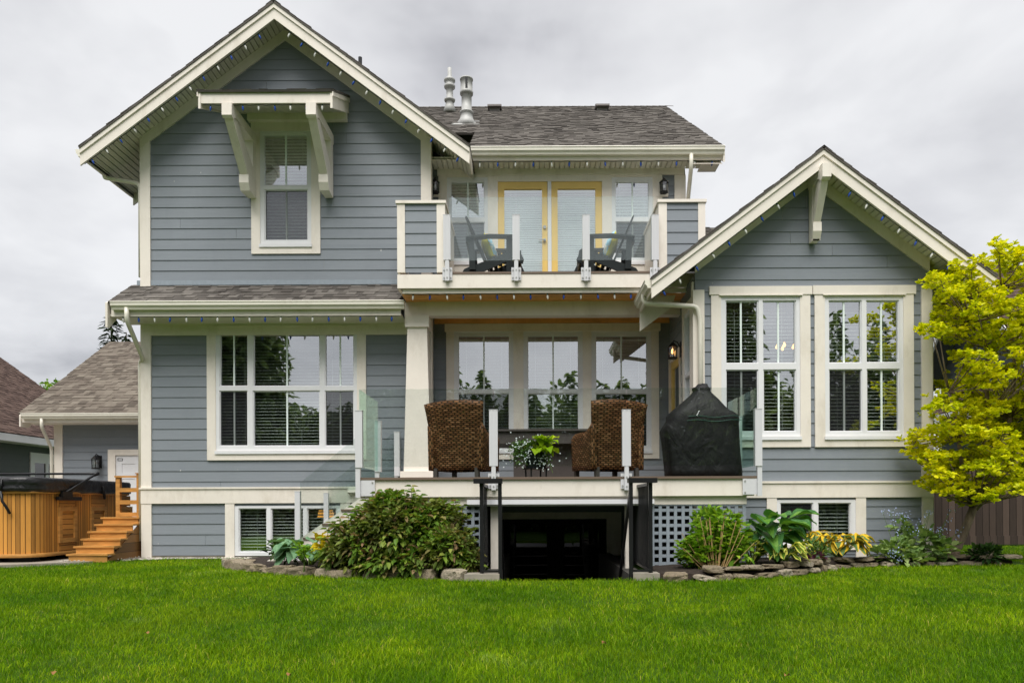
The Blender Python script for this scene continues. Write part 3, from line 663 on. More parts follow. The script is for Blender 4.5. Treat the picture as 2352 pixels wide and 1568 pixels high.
# roofs of the gables
def gable_roof(G, s, Y0, Y1, h0=0.0):
    cx, hf, az, p = G['cx'], G['half'], G['az'], G['p']; k = math.hypot(1, p)
    hf_ = hf + .012
    O = (cx+s*(hf_-h0), Y0, az-p*(hf_-h0)); return roof_plane(house, O, (0, 1, 0), (-s, 0, p), Y1-Y0, (hf_-h0)*k)
gable_roof(GL, -1, GL['Yf']-.035, 13.47); gable_roof(GL, 1, GL['Yf']-.035, 16.0)
gable_roof(GL, -1, 13.47, 16.0, .6)
gable_roof(GR, -1, GR['Yf']-.035, 11.64); gable_roof(GR, -1, 11.64, 19, GR['cx']-GR['half']*1.0-1.755+1.03); gable_roof(GR, 1, GR['Yf']-.035, 19)
mb = MB()   # ridge caps
for G, y1 in ((GL, 16.0), (GR, 19)):
    y = G['Yf']-.04
    while y < y1:
        for s in (-1, 1):
            mb.raw([(G['cx'], y, G['az']+.024), (G['cx']+s*.12, y, G['az']+.024-.12*G['p']), (G['cx']+s*.12, y+.2, G['az']+.014-.12*G['p']), (G['cx'], y+.2, G['az']+.014)], [(0,1,2,3)])
        y += .15
part(mb, 'ridge_cap', 'shingle')
# rear ends of the two side eaves
mb = MB(); ex = GL['cx']-GL['half']; z = zl(ex); mb.prism([(ex, z-.01), (ex, z-.29), (ex+.72, z-.29+.72*.742), (ex+.72, z-.01+.72*.742)], 13.43, 13.46); mb.box(ex-.004, ex+.02, GL['Yf']+.03, 13.43, z-.17, z-.02); part(mb, 'fascia', 'trim')
mb = MB(); ex = GR['cx']-GR['half']; z = zr(ex); mb.prism([(ex, z-.01), (ex, z-.50), (ex+.5, z-.5+.5*.75), (ex+.72, z-.05+.72*.75)], 11.63, 11.66); mb.box(ex-.004, ex+.02, GR['Yf']+.03, 11.63, z-.2, z-.02); part(mb, 'fascia', 'trim')
# side gutters along the gable eaves
def gutter_y(x, y0, y1, zt, s):
    d = .115; mb = MB(); prof = [(0, -.004), (d-.02, -.002), (d, 0), (d+.004, -.012), (d-.006, -.02), (d-.008, -.062), (d-.035, -.09), (d-.045, -.12), (.01, -.12), (0, -.12)]
    mb.raw([(x+s*u, y, zt+z_) for y in (y0, y1) for u, z_ in prof], [tuple(range(10)), tuple(range(19, 9, -1))]+[(i, 10+i, 10+(i+1) % 10, (i+1) % 10) for i in range(10)])
    return part(mb, 'gutter', 'gutter')
gutter_y(GL['cx']-GL['half']+.02, GL['Yf']+.03, 13.42, zl(GL['cx']-GL['half'])-.02, -1)
gutter_y(GR['cx']-GR['half']+.02, GR['Yf']+.03, 11.62, zr(GR['cx']-GR['half'])-.02, -1)

# --- centre roof, eave over the balcony
YE, ZE, CP = 12.45, 6.93, .673; kk = math.hypot(1, CP)
XR = 3.336
croof = roof_plane(house, (-1.02, YE-.02, ZE-.01), (1, 0, 0), (0, 1, CP), XR+1.02, 5.31*kk)
roof_plane(house, (-6.9, 14.0, ZE+1.55*CP), (1, 0, 0), (0, 1, CP), 5.88, 3.74*kk)
roof_plane(house, (-6.9, 17.74+5.3, ZE), (1, 0, 0), (0, -1, CP), XR+6.9, 5.3*kk)
mb = MB(); x = -6.9
while x < XR:
    zr_ = ZE+5.29*CP
    mb.raw([(x, YE+5.29, zr_+.03), (x+.2, YE+5.29, zr_+.022), (x+.2, YE+5.17, zr_+.022-.08), (x, YE+5.17, zr_+.03-.08)], [(0,1,2,3)])
    x += .15
part(mb, 'ridge_cap', 'shingle')
gutter_x(house, -1.0, XR-.02, YE+.03, ZE-.005, .125)
mb = MB(); mb.box(-1.0, XR-.01, YE+.03, YE+.055, 6.735, ZE-.03); part(mb, 'fascia', 'trim')
mb = MB()
x = -1.66
while x < 2.98:
    mb.box(x+.006, x+.082, YE+.055, YC-.03, 6.76, 6.772); x += .088
mb.box(-1.66, 3.0, YE+.055, YC-.03, 6.80, 6.81); part(mb, 'soffit', 'soffit')
mb = MB(); mb.prism([(YE-.02, ZE-.03), (YE-.02, ZE-.26), (YE+5.3, ZE+5.3*CP-.26), (YE+5.3, ZE+5.3*CP-.03)], XR-.035, XR-.005, 'X'); mb.prism([(YE, ZE-.28), (YE+.03, ZE-.27), (YE+5.3, ZE+5.3*CP-.28), (YE+5.3, ZE+5.3*CP-.3)], 2.74, XR-.04, 'X'); mb.box(2.98, XR-.04, YE+.055, YE+.5, 6.735, 6.75); part(mb, 'fascia', 'trim')
# right-hand wall top closing triangle
mb = MB(); mb.prism([(YC, 6.7), (19, 6.7), (17.74, ZE+5.2*CP-.3), (YC, ZE+.4*CP-.26)], 2.70, 2.74, 'X'); mb.prism([(YL+1.2, 6.6), (19, 6.6), (17.74, ZE+5.2*CP-.2), (14.1, ZE+1.5*CP)], XL+.02, XL+.06, 'X'); part(mb, 'wall', 'siding')
# small lower roof behind the wing
roof_plane(house, (2.8, 13.2, 5.38), (1, 0, 0), (0, 1, .7), 3.6, 1.75)

# flue, pipes and low vents on the centre roof
def steel(name, c, prof, n=20, m='steel'): mb = MB(); mb.lathe(prof, c, n); return part(mb, name, m, croof, True)
c = at(1071.6, 281, 15.27); c = (c[0], 15.3, ZE+(15.3-YE)*CP-.02)
steel('flue', c, [(.19, -.10), (.19, .02), (.15, .06), (.115, .20), (.14, .215), (.145, .235), (.105, .24), (.105, .60), (.135, .605), (.14, .66), (.125, .67), (.125, .90), (.138, .905), (.138, .93), (.0, .935)])
mb = MB()
for k in range(1): a = -1.5; mb.bar((c[0]+.128*math.cos(a), c[1]+.128*math.sin(a), c[2]+.68), (c[0]+.128*math.cos(a), c[1]+.128*math.sin(a), c[2]+.90), .045, .006)
part(mb, 'flue_slot', 'black', croof)
mb = MB(); mb.raw([(c[0]-.29, c[1]-.28, c[2]-.28*CP+.032), (c[0]+.29, c[1]-.28, c[2]-.28*CP+.032), (c[0]+.29, c[1]+.2, c[2]+.2*CP+.032), (c[0]-.29, c[1]+.2, c[2]+.2*CP+.032)], [(0,1,2,3)]); part(mb, 'flashing', 'steel', croof)
c = (at(1033, 250, 17.0)[0], 17.0, ZE+(17.0-YE)*CP-.05)
steel('vent_pipe', c, [(.17, 0), (.11, .16), (.08, .28), (.12, .29), (.13, .33), (.08, .35), (.075, .58), (.125, .6), (.13, .65), (.10, .67), (.10, .73), (.13, .75), (.13, .79), (.05, .86), (.045, 1.06), (0, 1.06)])
for dx in (1137, 1381):
    x = at(dx, 250, 17.2)[0]; mb = MB(); z = ZE+(17.1-YE)*CP
    mb.prism([(16.95, z-.12), (16.95, z+.01), (17.1, z+.07), (17.3, z+.09), (17.3, z)], x-.12, x+.12, 'X'); mb.prism([(16.86, z-.01), (16.86, z+.03), (17.0, z+.09), (17.3, z+.12), (17.3, z+.08)], x-.16, x+.16, 'X'); part(mb, 'roof_vent', 'vent', croof)
mb = MB(); px = -3.09; mb.tube([(px, 13.5, zl(px)-.05), (px, 13.5, 9.12)], .035, 12); part(mb, 'vent_pipe', 'dark_plastic')

# --- skirt roof over the left ground floor
SY, SZ, SP = 11.73, 4.15, .667
roof_plane(house, (-6.74, SY, SZ), (1, 0, 0), (0, 1, SP), 4.66, .70*math.hypot(1, SP)+.02)
gutter_x(house, -6.66, -1.99, SY+.03, SZ-.01, .125)
mb = MB(); mb.box(-6.70, -2.06, SY+.03, SY+.055, 3.925, SZ-.03)
mb.prism([(SY+.0, SZ-.01), (SY+.0, SZ-.40), (SY+.06, SZ-.40), (YL+.1, SZ+.7*SP-.21), (YL+.1, SZ+.7*SP)], -6.78, -6.745, 'X'); part(mb, 'fascia', 'trim')
mb = MB(); y = SY+.06
while y < YL-.05: mb.box(-6.74, -2.06, y+.003, y+.085, 3.945, 3.955); y += .088
mb.box(-6.74, -2.06, SY+.06, YL-.04, 3.957, 3.965); part(mb, 'soffit', 'soffit')
mb = MB(); mb.box(XL+.136, XM-.14, YL-.04, YL, 3.76, 3.945); part(mb, 'frieze_board', 'trim')
mb = MB(); mb.raw([(XL-.1, YL-.02, SZ+.66*SP+.02), (XM-.36, YL-.02, SZ+.66*SP+.02), (XM-.36, YL-.02, SZ+.66*SP+.1), (XL-.1, YL-.02, SZ+.66*SP+.1)], [(0,1,2,3)]); part(mb, 'flashing', 'lattice')

# --- awning over the upper left window
YA = 11.37; ax0, ax1 = -5.11, -3.03; az0 = 7.32; AS = .46; aL = (YL-YA)
aw = MB(); aw.box(ax0+.03, ax1-.03, YA, YA+.03, az0-.20, az0-.035); awn = part(aw, 'awning', 'trim')
roof_plane(awn, (ax0-.02, YA-.04, az0-.02), (1, 0, 0), (0, 1, AS), ax1-ax0+.04, (aL+.04)*math.hypot(1, AS)-.01, course=.16)
mb = MB()
for s, x in ((-1, ax0), (1, ax1)):
    a, b = (x, x+.035) if s < 0 else (x-.035, x)
    mb.prism([(YA-.015, az0-.02), (YA-.015, az0-.29), (YL, az0+aL*AS-.29), (YL, az0+aL*AS-.02)], a, b, 'X')
    a, b = (x-.016, x) if s < 0 else (x, x+.016)
    mb.prism([(YA-.03, az0-.01), (YA-.03, az0-.11), (YL, az0+aL*AS-.11), (YL, az0+aL*AS-.01)], a, b, 'X')
part(mb, 'fascia', 'trim', awn)
mb = MB(); x = ax0+.04
while x < ax1-.06:
    mb.raw([(x, YA+.03, az0-.20), (x+.073, YA+.03, az0-.20), (x+.073, YL, az0-.20+aL*AS*.8), (x, YL, az0-.20+aL*AS*.8)], [(0,1,2,3)]); x += .085
mb.raw([(ax0, YA+.03, az0-.165), (ax1, YA+.03, az0-.165), (ax1, YL, az0-.165+aL*AS*.8), (ax0, YL, az0-.165+aL*AS*.8)], [(0,1,2,3)]); part(mb, 'soffit', 'soffit', awn)
mb = MB(); mb.box(ax0+.4, ax1-.02, YL-.12, YL-.02, az0+.02, az0+.16); part(mb, 'ledger', 'trim', awn)
def bracket(parent, x, w, Yw, yf, zt, zb, yb, zb1):
    """knee bracket: top beam, wall leg, foot block and curved-looking strut"""
    mb = MB(); mb.box(x-w/2, x+w/2, yf, Yw, zt-.15, zt); mb.box(x-w/2+.01, x+w/2-.01, Yw-.14, Yw, zb, zt-.15)
    mb.prism([(yf, zt-.15), (yf, zt-.19), (yf+.05, zt-.22), (yf+.18, zt-.15)], x-w/2, x+w/2, 'X')
    mb.prism([(yb, zb1), (yb, zb1-.13), (yb+.06, zb), (Yw-.14, zb), (Yw-.14, zb1)], x-w/2, x+w/2, 'X')
    mb.prism([(yf+.06, zt-.2), (yf+.27, zt-.15), (Yw-.14, zb1+.22), (Yw-.14, zb1), (yb+.01, zb1)], x-w/2+.012, x+w/2-.012, 'X')
    return mb
for x in (-4.66, -3.36): part(bracket(awn, x, .155, YL-.036, 11.33, 7.11, 6.06, 12.0, 6.30), 'bracket', 'trim', awn)
part(bracket(house, GR['cx'], .125, YR-.04, 10.37, GR['az']-.28, 4.74, 10.72, 4.99), 'bracket', 'trim')

# --- porch beam, column, ceiling under the balcony
mb = MB(); mb.box(-2.03, XA-.01, 11.95, 12.13, 3.963, 4.19); part(mb, 'porch_beam', 'trim')
mb = MB()
y = 11.55
while y < YC-.02: mb.box(-2.0, XA-.01, y+.002, y+.105, 4.19, 4.20); y += .108
part(mb, 'porch_ceiling', 'cedar_ceiling')
mb = MB(); mb.box(XM+.02, XA-.02, YC-.06, YC-.005, 4.06, 4.16); part(mb, 'ledger', 'cedar_ceiling')
cyf = 11.85
def col_px(y, x0, x1): a = at(x0, y, cyf); b = at(x1, y, cyf); return a[0], b[0], a[2]
t0 = col_px(750, 934.2, 979.3); t1 = col_px(1079, 925.8, 988.2)
mb = MB(); hw0, hw1 = (t0[1]-t0[0])/2, (t1[1]-t1[0])/2; cxx = (t0[0]+t0[1]+t1[0]+t1[1])/4; cyy = cyf+hw1+.03
mb.loft([[(cxx-h, cyy-h, z), (cxx+h, cyy-h, z), (cxx+h, cyy+h, z), (cxx-h, cyy+h, z)] for h, z in ((hw1, ZD+.17), (hw0, 3.79))])
column = part(mb, 'column', 'trim')
mb = MB(); h = hw1+.05; mb.box(cxx-h, cxx+h, cyy-h, cyy+h, ZD+.01, ZD+.19); part(mb, 'column_base', 'trim', column)
mb = MB(); h = hw0+.036; mb.box(cxx-h, cxx+h, cyy-h, cyy+h, 3.775, 3.962); part(mb, 'column_cap', 'trim', column)

# --- balcony
YB = 11.45; bx0, bx1 = -2.056, 2.757; zt_, zm, zlw = 4.513, 4.265, 4.20
mb = MB(); mb.box(bx0, bx1, YB, YB+.04, zm, zt_-.035); mb.box(bx0, bx0+.04, YB+.04, YL-.02, zm, zt_); mb.box(bx1-.04, bx1, YB+.04, YC, zm, zt_)
mb.box(bx0+.07, bx1-.05, YB+.05, YB+.09, zlw, zm); mb.box(bx0+.07, bx0+.11, YB+.09, YL-.02, zlw, zm); balc = part(mb, 'balcony', 'trim')
mb = MB(); y = YB-.012
while y < YC-.05: mb.box(bx0+.75, bx1-.74, y+.003, min(y+.137, YC-.04), zt_-.033, zt_); y += .14
part(mb, 'decking', 'nosing', balc)
gx = {}
for key, (a, b, c_, d_) in {'l': (912, 930, 1003, 1022), 'r': (1513, 1532, 1604, 1621)}.items():
    X0, X1 = at(a, 540, YB)[0], at(b, 540, YB)[0]; X2, X3 = at(c_, 540, YB)[0], at(d_, 540, YB)[0]
    if key == 'l': X0 = bx0
    else: X3 = bx1
    gx[key] = (X0, X3); zc = 5.585
    mb = MB(); mb.box(X0, X1, YB, YB+.12, zt_, zc); mb.box(X2, X3, YB, YB+.12, zt_, zc)
    gw = part(mb, 'guard_wall', 'trim', balc)
    mb = MB(); siding(mb, [(X1, zt_), (X2, zt_), (X2, zc), (X1, zc)], [], front(YB+.025), 5.484)
    yb_ = YL-.02 if key == 'l' else YC-.04
    if key == 'l': siding(mb, [(YB+.12, zt_), (YL, zt_), (YL, zc), (YB+.12, zc)], [], left(X0+.02), 5.484)
    else: siding(mb, [(YB+.12, zt_), (YC-.04, zt_), (YC-.04, zc), (YB+.12, zc)], [], right(X3-.02), 5.484)
    part(mb, 'guard_siding', 'siding', balc)
    mb = MB()
    if key == 'l': mb.box(X3-.03, X3, YB+.12, YC-.04, zt_, zc); mb.box(X0, X0+.03, YL-.1, YL-.02, zt_, zc)
    else: mb.box(X0, X0+.03, YB+.12, YC-.04, zt_, zc)
    part(mb, 'guard_liner', 'trim', balc)
    mb = MB(); mb.box(X0-.02, X3+.02, YB-.02, YB+.17, zc, zc+.045); mb.box(X0+.12 if key == 'r' else X0-.02, X0+.2 if key == 'r' else X0+.15, YB+.17, yb_, zc, zc+.04) if key == 'l' else mb.box(X3-.13, X3+.02, YB+.17, yb_, zc, zc+.04)
    if key == 'l': mb.box(X3-.15, X3+.02, YB+.17, YC-.04, zc, zc+.045)
    else: mb.box(X0-.02, X0+.15, YB+.17, YC-.04, zc, zc+.045)
    part(mb, 'guard_cap', 'trim', balc)
def rail_post(parent, dx, ytop, ymid, ybot, Y, wtop, wbot, plate=True):
    c = at(dx, (ytop+ybot)/2, Y); zT, zM, zB_ = at(dx, ytop, Y)[2], at(dx, ymid, Y)[2], at(dx, ybot, Y)[2]; x = c[0]
    mb = MB(); mb.box(x-wtop/2, x+wtop/2, Y-.03, Y+.045, zM, zT); mb.box(x-wtop/2-.004, x+wtop/2+.004, Y-.034, Y+.05, zT, zT+.008)
    for q in (-.22, .22): mb.box(x+wtop*q-.006, x+wtop*q+.006, Y-.036, Y-.03, zM, zT)
    mb.box(x-wbot/2, x+wbot/2, Y-.028, Y+.03, zB_, zM)
    p = mb.build('railing_post', M['alu'], parent)
    if plate:
        mb = MB(); mb.box(x-wbot/2-.045, x+wbot/2+.045, Y+.02, Y+.029, zB_+.02, zB_+.22)
        p2 = mb.build('mounting_plate', M['alu'], p)
        mb = MB()
        for sx, z in [(sx, z) for sx in (-1, 1) for z in (zB_+.06, zB_+.18)]: mb = MB(); mb.tube([(x+sx*(wbot/2+.022), Y+.024, z), (x+sx*(wbot/2+.022), Y+.008, z)], .011, 8); mb.build('bolt', M['steel'], p)
        for z in (zB_+.05, zB_+.17): mb = MB(); mb.tube([(x, Y-.02, z), (x, Y-.036, z)], .011, 8); mb.build('bolt', M['steel'], p)
    return x
YP = YB-.045
for dx in (1027, 1185.5, 1346, 1504.5): rail_post(balc, dx, 495.5, 598, 645.5, YP, .112, .062)
g0, g1 = at(1031, 520, YB-.035)[0], at(1502, 520, YB-.035)[0]; zg0, zg1 = at(1267, 598, YB-.035)[2], at(1267, 453, YB-.035)[2]
xs_ = [g0, at(1185.5, 500, YP)[0], at(1346, 500, YP)[0], g1]
for a, b in zip(xs_, xs_[1:]): mb = MB(); mb.box(a+.006, b-.006, YB-.044, YB-.034, zg0, zg1); mb.build('glass_panel', M['rail_glass'], balc)

# --- downspouts
def spout(pts, r=.036): 
    mb = MB(); mb.tube(pts, r, 10); return part(mb, 'downspout', 'gutter', None, True)
def curve(pts, n=6):
    out_ = [Vector(pts[0])]
    for i in range(1, len(pts)-1):
        p, a, b = Vector(pts[i]), Vector(pts[i-1]), Vector(pts[i+1]); d = min((a-p).length, (b-p).length)*.42
        d = min(d, .10); p0 = p+(a-p).normalized()*d; p1 = p+(b-p).normalized()*d
        for k in range(n+1): t = k/n; out_.append(p0*(1-t)**2+p*2*t*(1-t)+p1*t*t)
    return out_+[Vector(pts[-1])]
ex = GL['cx']-GL['half']; zz = zl(ex)
spout(curve([(ex-.04, 12.6, zz-.08), (ex-.04, 12.6, zz-.16), (XL-.075, 12.46, zz-.33), (XL-.075, 12.46, SZ+.62)]))
spout(curve([(-6.42, SY-.03, SZ-.10), (-6.42, SY-.03, SZ-.30), (-6.50, YL-.075, SZ-.78), (XL+.0-.075, YL+.03, SZ-.85), (XL-.075, YL+.03, .3)]))
ex = GR['cx']-GR['half']; zz = zr(ex)
spout(curve([(ex-.04, 10.98, zz-.06), (ex-.04, 10.98, zz-.24), (XA+.02, YR-.09, 3.80), (XA+.06, YR-.09, 3.60), (XA+.06, YR-.09, 1.3)]), .037)
spout(curve([(at(1587, 360, YE)[0], YE-.02, ZE-.12), (at(1587, 360, YE)[0], YE-.02, ZE-.34), (2.80, YC+.03, ZE-.78), (2.80, YC+.03, 5.2)]))
ex = GR['cx']+GR['half']; zz = zr(ex)
spout(curve([(ex-.02, 11.2, zz-.12), (ex-.02, 11.2, zz-.4), (XB+.08, YR+.1, zz-.62), (XB+.08, YR+.1, .2)]))

mb = MB(); c = RX(800, 1118, 818, 1133, YL-.1); mb.prism([(YL-.04, c[3]), (YL-.14, c[3]-.01), (YL-.15, c[2]+.02), (YL-.13, c[2]), (YL-.04, c[2])], c[0], c[1], 'X'); part(mb, 'dryer_vent', 'trim')

mb = MB(); mb.box(b1[0]-.5, b2[1]+.5, 13.5, 13.55, -1.5, .9); mb.box(b1[0]-.5, b2[1]+.5, 12.95, 13.5, -1.5, -1.3); part(mb, 'dark_backing', 'black_door')  # black backing added behind the basement doors to keep their panes dark
# ------------------------------------------------------------------ ground, patio, stairwell
WX0, WX1, WY0, WY1 = -.36, 1.20, 8.55, YC      # stairwell opening
def gz(x, y):
    d = max(0.0, WY0-y); return -.012 - (.052*d if d < 12 else .624+.01*(d-12))
EDGE = [(-30, 10.5), (-7.9, 10.62), (-6.6, 11.75), (-6.0, 12.25), (-4.75, 12.30), (-4.45, 10.75), (-3.9, 10.0), (-3.4, 9.55), (-2.4, 9.0), (-1.4, 8.84), (-.8, 8.62), (-.36, 8.56), (1.2, 8.56), (1.5, 8.52), (1.95, 8.40), (2.75, 8.68), (3.45, 9.15), (4.0, 9.75), (4.8, 10.22), (6.0, 10.34), (6.95, 10.35), (7.25, 10.5), (7.4, 15.1), (30, 15.1)]
def edge_y(x):
    for (a, b), (c, d) in zip(EDGE, EDGE[1:]):
        if a <= x <= c: return b+(d-b)*(x-a)/(c-a)
    return EDGE[-1][1]
mb = MB(); xs = sorted({-3000, -300, -60, -30, -20, -14, -9, -6.5, -4, -2, WX0, .4, WX1, 2.4, 4, 6, 9, 14, 20, 30, 60, 300, 3000}); ys = sorted({-3000, -400, -100, -40, -20, -10, -4, 0, 2, 3, 4, 5, 6, 7, 8, WY0, WY1, 20, 40, 100, 500, 3000})
for x0, x1 in zip(xs, xs[1:]):
    for y0, y1 in zip(ys, ys[1:]):
        if x0 >= WX0 and x1 <= WX1 and y0 >= WY0 and y1 <= WY1: continue
        mb.face([(x0, y0, gz(x0, y0)), (x1, y0, gz(x1, y0)), (x1, y1, gz(x1, y1)), (x0, y1, gz(x0, y1))])
tag(mb.build('ground', M['lawn']), kind='structure')
mb = MB(); pl = [(-16, 10.45), (-7.9, 10.68), (-6.9, 11.35), (-6.56, 12.0), (-6.56, 20), (-16, 20)]
mb.raw([(x, y, .03) for x, y in pl]+[(x, y, -.10) for x, y in pl], [tuple(range(6)), tuple(range(11, 5, -1))]+[(i, 6+i, 6+(i+1) % 6, (i+1) % 6) for i in range(6)])
tag(mb.build('patio', M['concrete']), kind='structure')
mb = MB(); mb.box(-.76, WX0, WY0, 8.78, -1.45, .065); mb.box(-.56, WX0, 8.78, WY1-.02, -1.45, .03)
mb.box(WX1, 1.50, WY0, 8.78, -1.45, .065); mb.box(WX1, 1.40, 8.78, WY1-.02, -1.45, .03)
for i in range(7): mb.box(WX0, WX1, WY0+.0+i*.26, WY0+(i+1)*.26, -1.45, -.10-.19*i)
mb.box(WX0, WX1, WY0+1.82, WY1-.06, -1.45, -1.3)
tag(mb.build('stairwell', M['shaded_concrete']), kind='structure')
for x0, x1 in ((-.77, WX0-.0), (WX1+.0, 1.51)): mb = MB(); mb.box(x0, x1, WY0-.008, 8.79, -.2, .072); tag(mb.build('kerb', M['concrete']), kind='structure')
# planting beds: mulch mounds
def bed(poly, z0=.06, name='flower_bed'):
    mb = MB(); cx_ = sum(p[0] for p in poly)/len(poly); cy_ = sum(p[1] for p in poly)/len(poly); n = len(poly)
    rings = [[(cx_+(x-cx_)*k, cy_+(y-cy_)*k, z) for x, y in poly] for k, z in ((1, -.05), (.985, z0*.7), (.85, z0), (.4, z0*1.3))]
    mb.loft(rings); return tag(mb.build(name, M['mulch']), kind='structure')
bed([(-4.5, 10.85), (-3.9, 10.1), (-3.4, 9.65), (-2.4, 9.12), (-1.4, 8.95), (-.78, 8.72), (-.78, 9.75), (-2.1, 9.9), (-2.4, 12.2), (-4.5, 12.2)])
bed([(1.5, 8.62), (1.95, 8.52), (2.7, 8.8), (3.4, 9.27), (3.95, 9.87), (4.8, 10.33), (6.0, 10.43), (6.9, 10.45), (6.9, 11.4), (6.0, 11.3), (6.0, 10.94), (2.5, 10.94), (2.4, 9.8), (1.5, 9.7)], .09)
# pebbles at the house corner
mb = MB(); ico = bmesh.new(); bmesh.ops.create_icosphere(ico, subdivisions=1, radius=1); iv = [v.co.copy() for v in ico.verts]; ifc = [tuple(v.index for v in f.verts) for f in ico.faces]; ico.free()
for i in range(900):
    x = random.uniform(-7.3, -4.7); y = random.uniform(11.3 if x < -6.5 else 12.05, 12.38); 
    if y < edge_y(x)-.05: continue
    a = random.uniform(.012, .032); b = a*random.uniform(.6, 1); z = .03 if x < -6.6 else .0
    mb.raw([(x+v.x*a, y+v.y*b, z+.008+v.z*a*.55) for v in iv], ifc)
tag(mb.build('gravel', M['pebble'], fix=False), 'pale pebbles strewn along the foot of the left house corner', 'gravel', kind='stuff')

# ------------------------------------------------------------------ deck
YD = 9.55; dx0, dx1 = -2.17, 2.92
deck = thing('deck', 'raised cream-faced deck with glass railing panels, lattice skirt and side stairs', 'deck', (0.4, YD, 0))
mb = MB(); y = YD-.03
while y < YC-.06:
    y1 = min(y+.137, YC-.04); xr = dx1+.03 if y1 < YR-.05 else XA-.04; xl = dx0-.03 if y1 < YL-.05 else XM+.04
    mb.box(xl, xr, y+.002, y1, ZD-.032, ZD); y += .14
part(mb, 'decking', 'nosing', deck)
mb = MB(); mb.box(dx0, dx1, YD, YD+.038, .985, ZD-.034); mb.box(dx0, dx0+.038, YD+.038, YL-.05, .985, ZD-.034); mb.box(dx1-.038, dx1, YD+.038, YR-.05, .985, ZD-.034); part(mb, 'fascia', 'trim', deck)
mb = MB(); mb.box(dx0+.06, dx1-.08, YD+.06, YD+.095, .875, 1.0); part(mb, 'skirt_board', 'trim', deck)
a, b = at(1073, 1150, YD+.03)[0], at(1502, 1150, YD+.03)[0]
mb = MB(); mb.prism([(YD+.055, .945), (YD+.0, .935), (YD-.004, .945), (YD-.008, .885), (YD+.02, .862), (YD+.055, .862)], a, b, 'X'); part(mb, 'gutter', 'alu', deck)
def lattice(x0, x1, z0, z1, Y):
    mb = MB(); x = x1-.03
    while x > x0: mb.box(x-.0205, x+.0205, Y, Y+.007, z0, z1); x -= .1
    z = z1-.075
    while z > z0: mb.box(x0, x1, Y+.0075, Y+.0145, z-.0205, z+.0205); z -= .1
    mb.box(x0, x1, Y-.004, Y+.02, z1-.02, z1)
    return part(mb, 'lattice_panel', 'lattice', deck)
lattice(-2.08, -.62, .02, .875, YD+.075); lattice(1.56, 2.84, .02, .875, YD+.075)
for dx in (1136, 1444): c = at(dx, 1200, 9.78); mb = MB(); mb.box(c[0]-.05, c[0]+.05, 9.73, 9.83, -.10, 1.2); part(mb, 'support_post', 'trim', deck)
for x in (-2.05, 2.80): mb = MB(); mb.box(x-.05, x+.05, 9.70, 9.80, -.10, 1.2); part(mb, 'support_post', 'trim', deck)
pz = lambda y, Y: at(1217, y, Y)[2]
zT, zG0, zG1 = 2.102, 1.378, 2.384
for dx in (1133.7, 1438.7): rail_post(deck, dx, 942, 1070, 1125, YD-.045, .109, .055)
def side_post(x, y, z0=.98, plate=1):
    mb = MB(); s = 1 if x > 0 else -1
    mb.box(x-.045, x+.045, y-.03, y+.05, zG0-.01, zT); mb.box(x-.049, x+.049, y-.034, y+.054, zT, zT+.008); mb.box(x+s*.015-.03, x+s*.015+.03, y-.02, y+.03, z0, zG0-.01)
    p = mb.build('railing_post', M['alu'], deck)
    if plate:
        q = MB(); q.box(x-s*.015, x-s*.20, y+.005, y+.0125, z0+.02, z0+.23); q.build('mounting_plate', M['alu'], p)
        for z in (z0+.05, z0+.2): q = MB(); q.tube([(x-s*.17, y+.006, z), (x-s*.17, y-.006, z)], .011, 8); q.build('bolt', M['steel'], p)
xpl, xpr = -2.215, 2.965
side_post(xpl, YD-.03); side_post(xpr, YD-.03); side_post(xpl, 10.71, ZD, 0); side_post(xpl, 12.25, ZD, 0); side_post(xpr-.02, 10.35, ZD, 0)
xs_ = [xpl, at(1133.7, 1000, YD)[0], at(1438.7, 1000, YD)[0], xpr]
for a, b in zip(xs_, xs_[1:]): mb = MB(); mb.box(a+.012, b-.012, YD-.034, YD-.024, zG0, zG1); mb.build('glass_panel', M['rail_glass'], deck)
for x, y0, y1 in ((xpl, YD+.0, 10.69), (xpr-.01, YD+.0, 10.33), (xpr-.02, 10.37, 10.88)): mb = MB(); mb.box(x-.005, x+.005, y0, y1, zG0, zG1); mb.build('glass_panel', M['rail_glass'], deck)
# side stairs going down to the left in front of the big window
st = MB(); st.prism([(dx0, ZD-.03), (dx0, .80), (-3.40, -.05), (-3.95, -.05), (-3.95, .02)], 10.80, 10.84); stair = part(st, 'stair_stringer', 'trim', deck)
mb = MB(); mb.prism([(dx0, ZD-.03), (dx0, .80), (-3.40, -.05), (-3.95, -.05), (-3.95, .02)], 12.17, 12.21); part(mb, 'stair_stringer', 'trim', deck)
for i in range(5):
    x1 = dx0-.03-i*.28; z = ZD-.207*(i+1); mb = MB(); mb.box(x1-.30, x1, 10.78, 12.23, z-.03, z); part(mb, 'tread', 'nosing', deck)
    mb = MB(); mb.box(x1-.012, x1, 10.84, 12.17, z, z+.175); part(mb, 'riser', 'trim', deck)
for Y in (10.75, 12.25):
    zt = lambda x: 1.217+.797*(x+3.366); zb_ = lambda x: 1.049+.797*(x+2.54)
    mb = MB(); mb.prism([(-2.27, zt(-2.27)), (-3.366, zt(-3.366)), (-3.366, zb_(-3.366)), (-2.27, zb_(-2.27))], Y-.005, Y+.005); mb.build('glass_panel', M['rail_glass'], deck)
    mb = MB(); mb.box(-3.44, -3.365, Y-.03, Y+.04, -.05, 1.087); mb.box(-3.443, -3.362, Y-.033, Y+.043, 1.087, 1.094); mb.build('railing_post', M['alu'], deck)

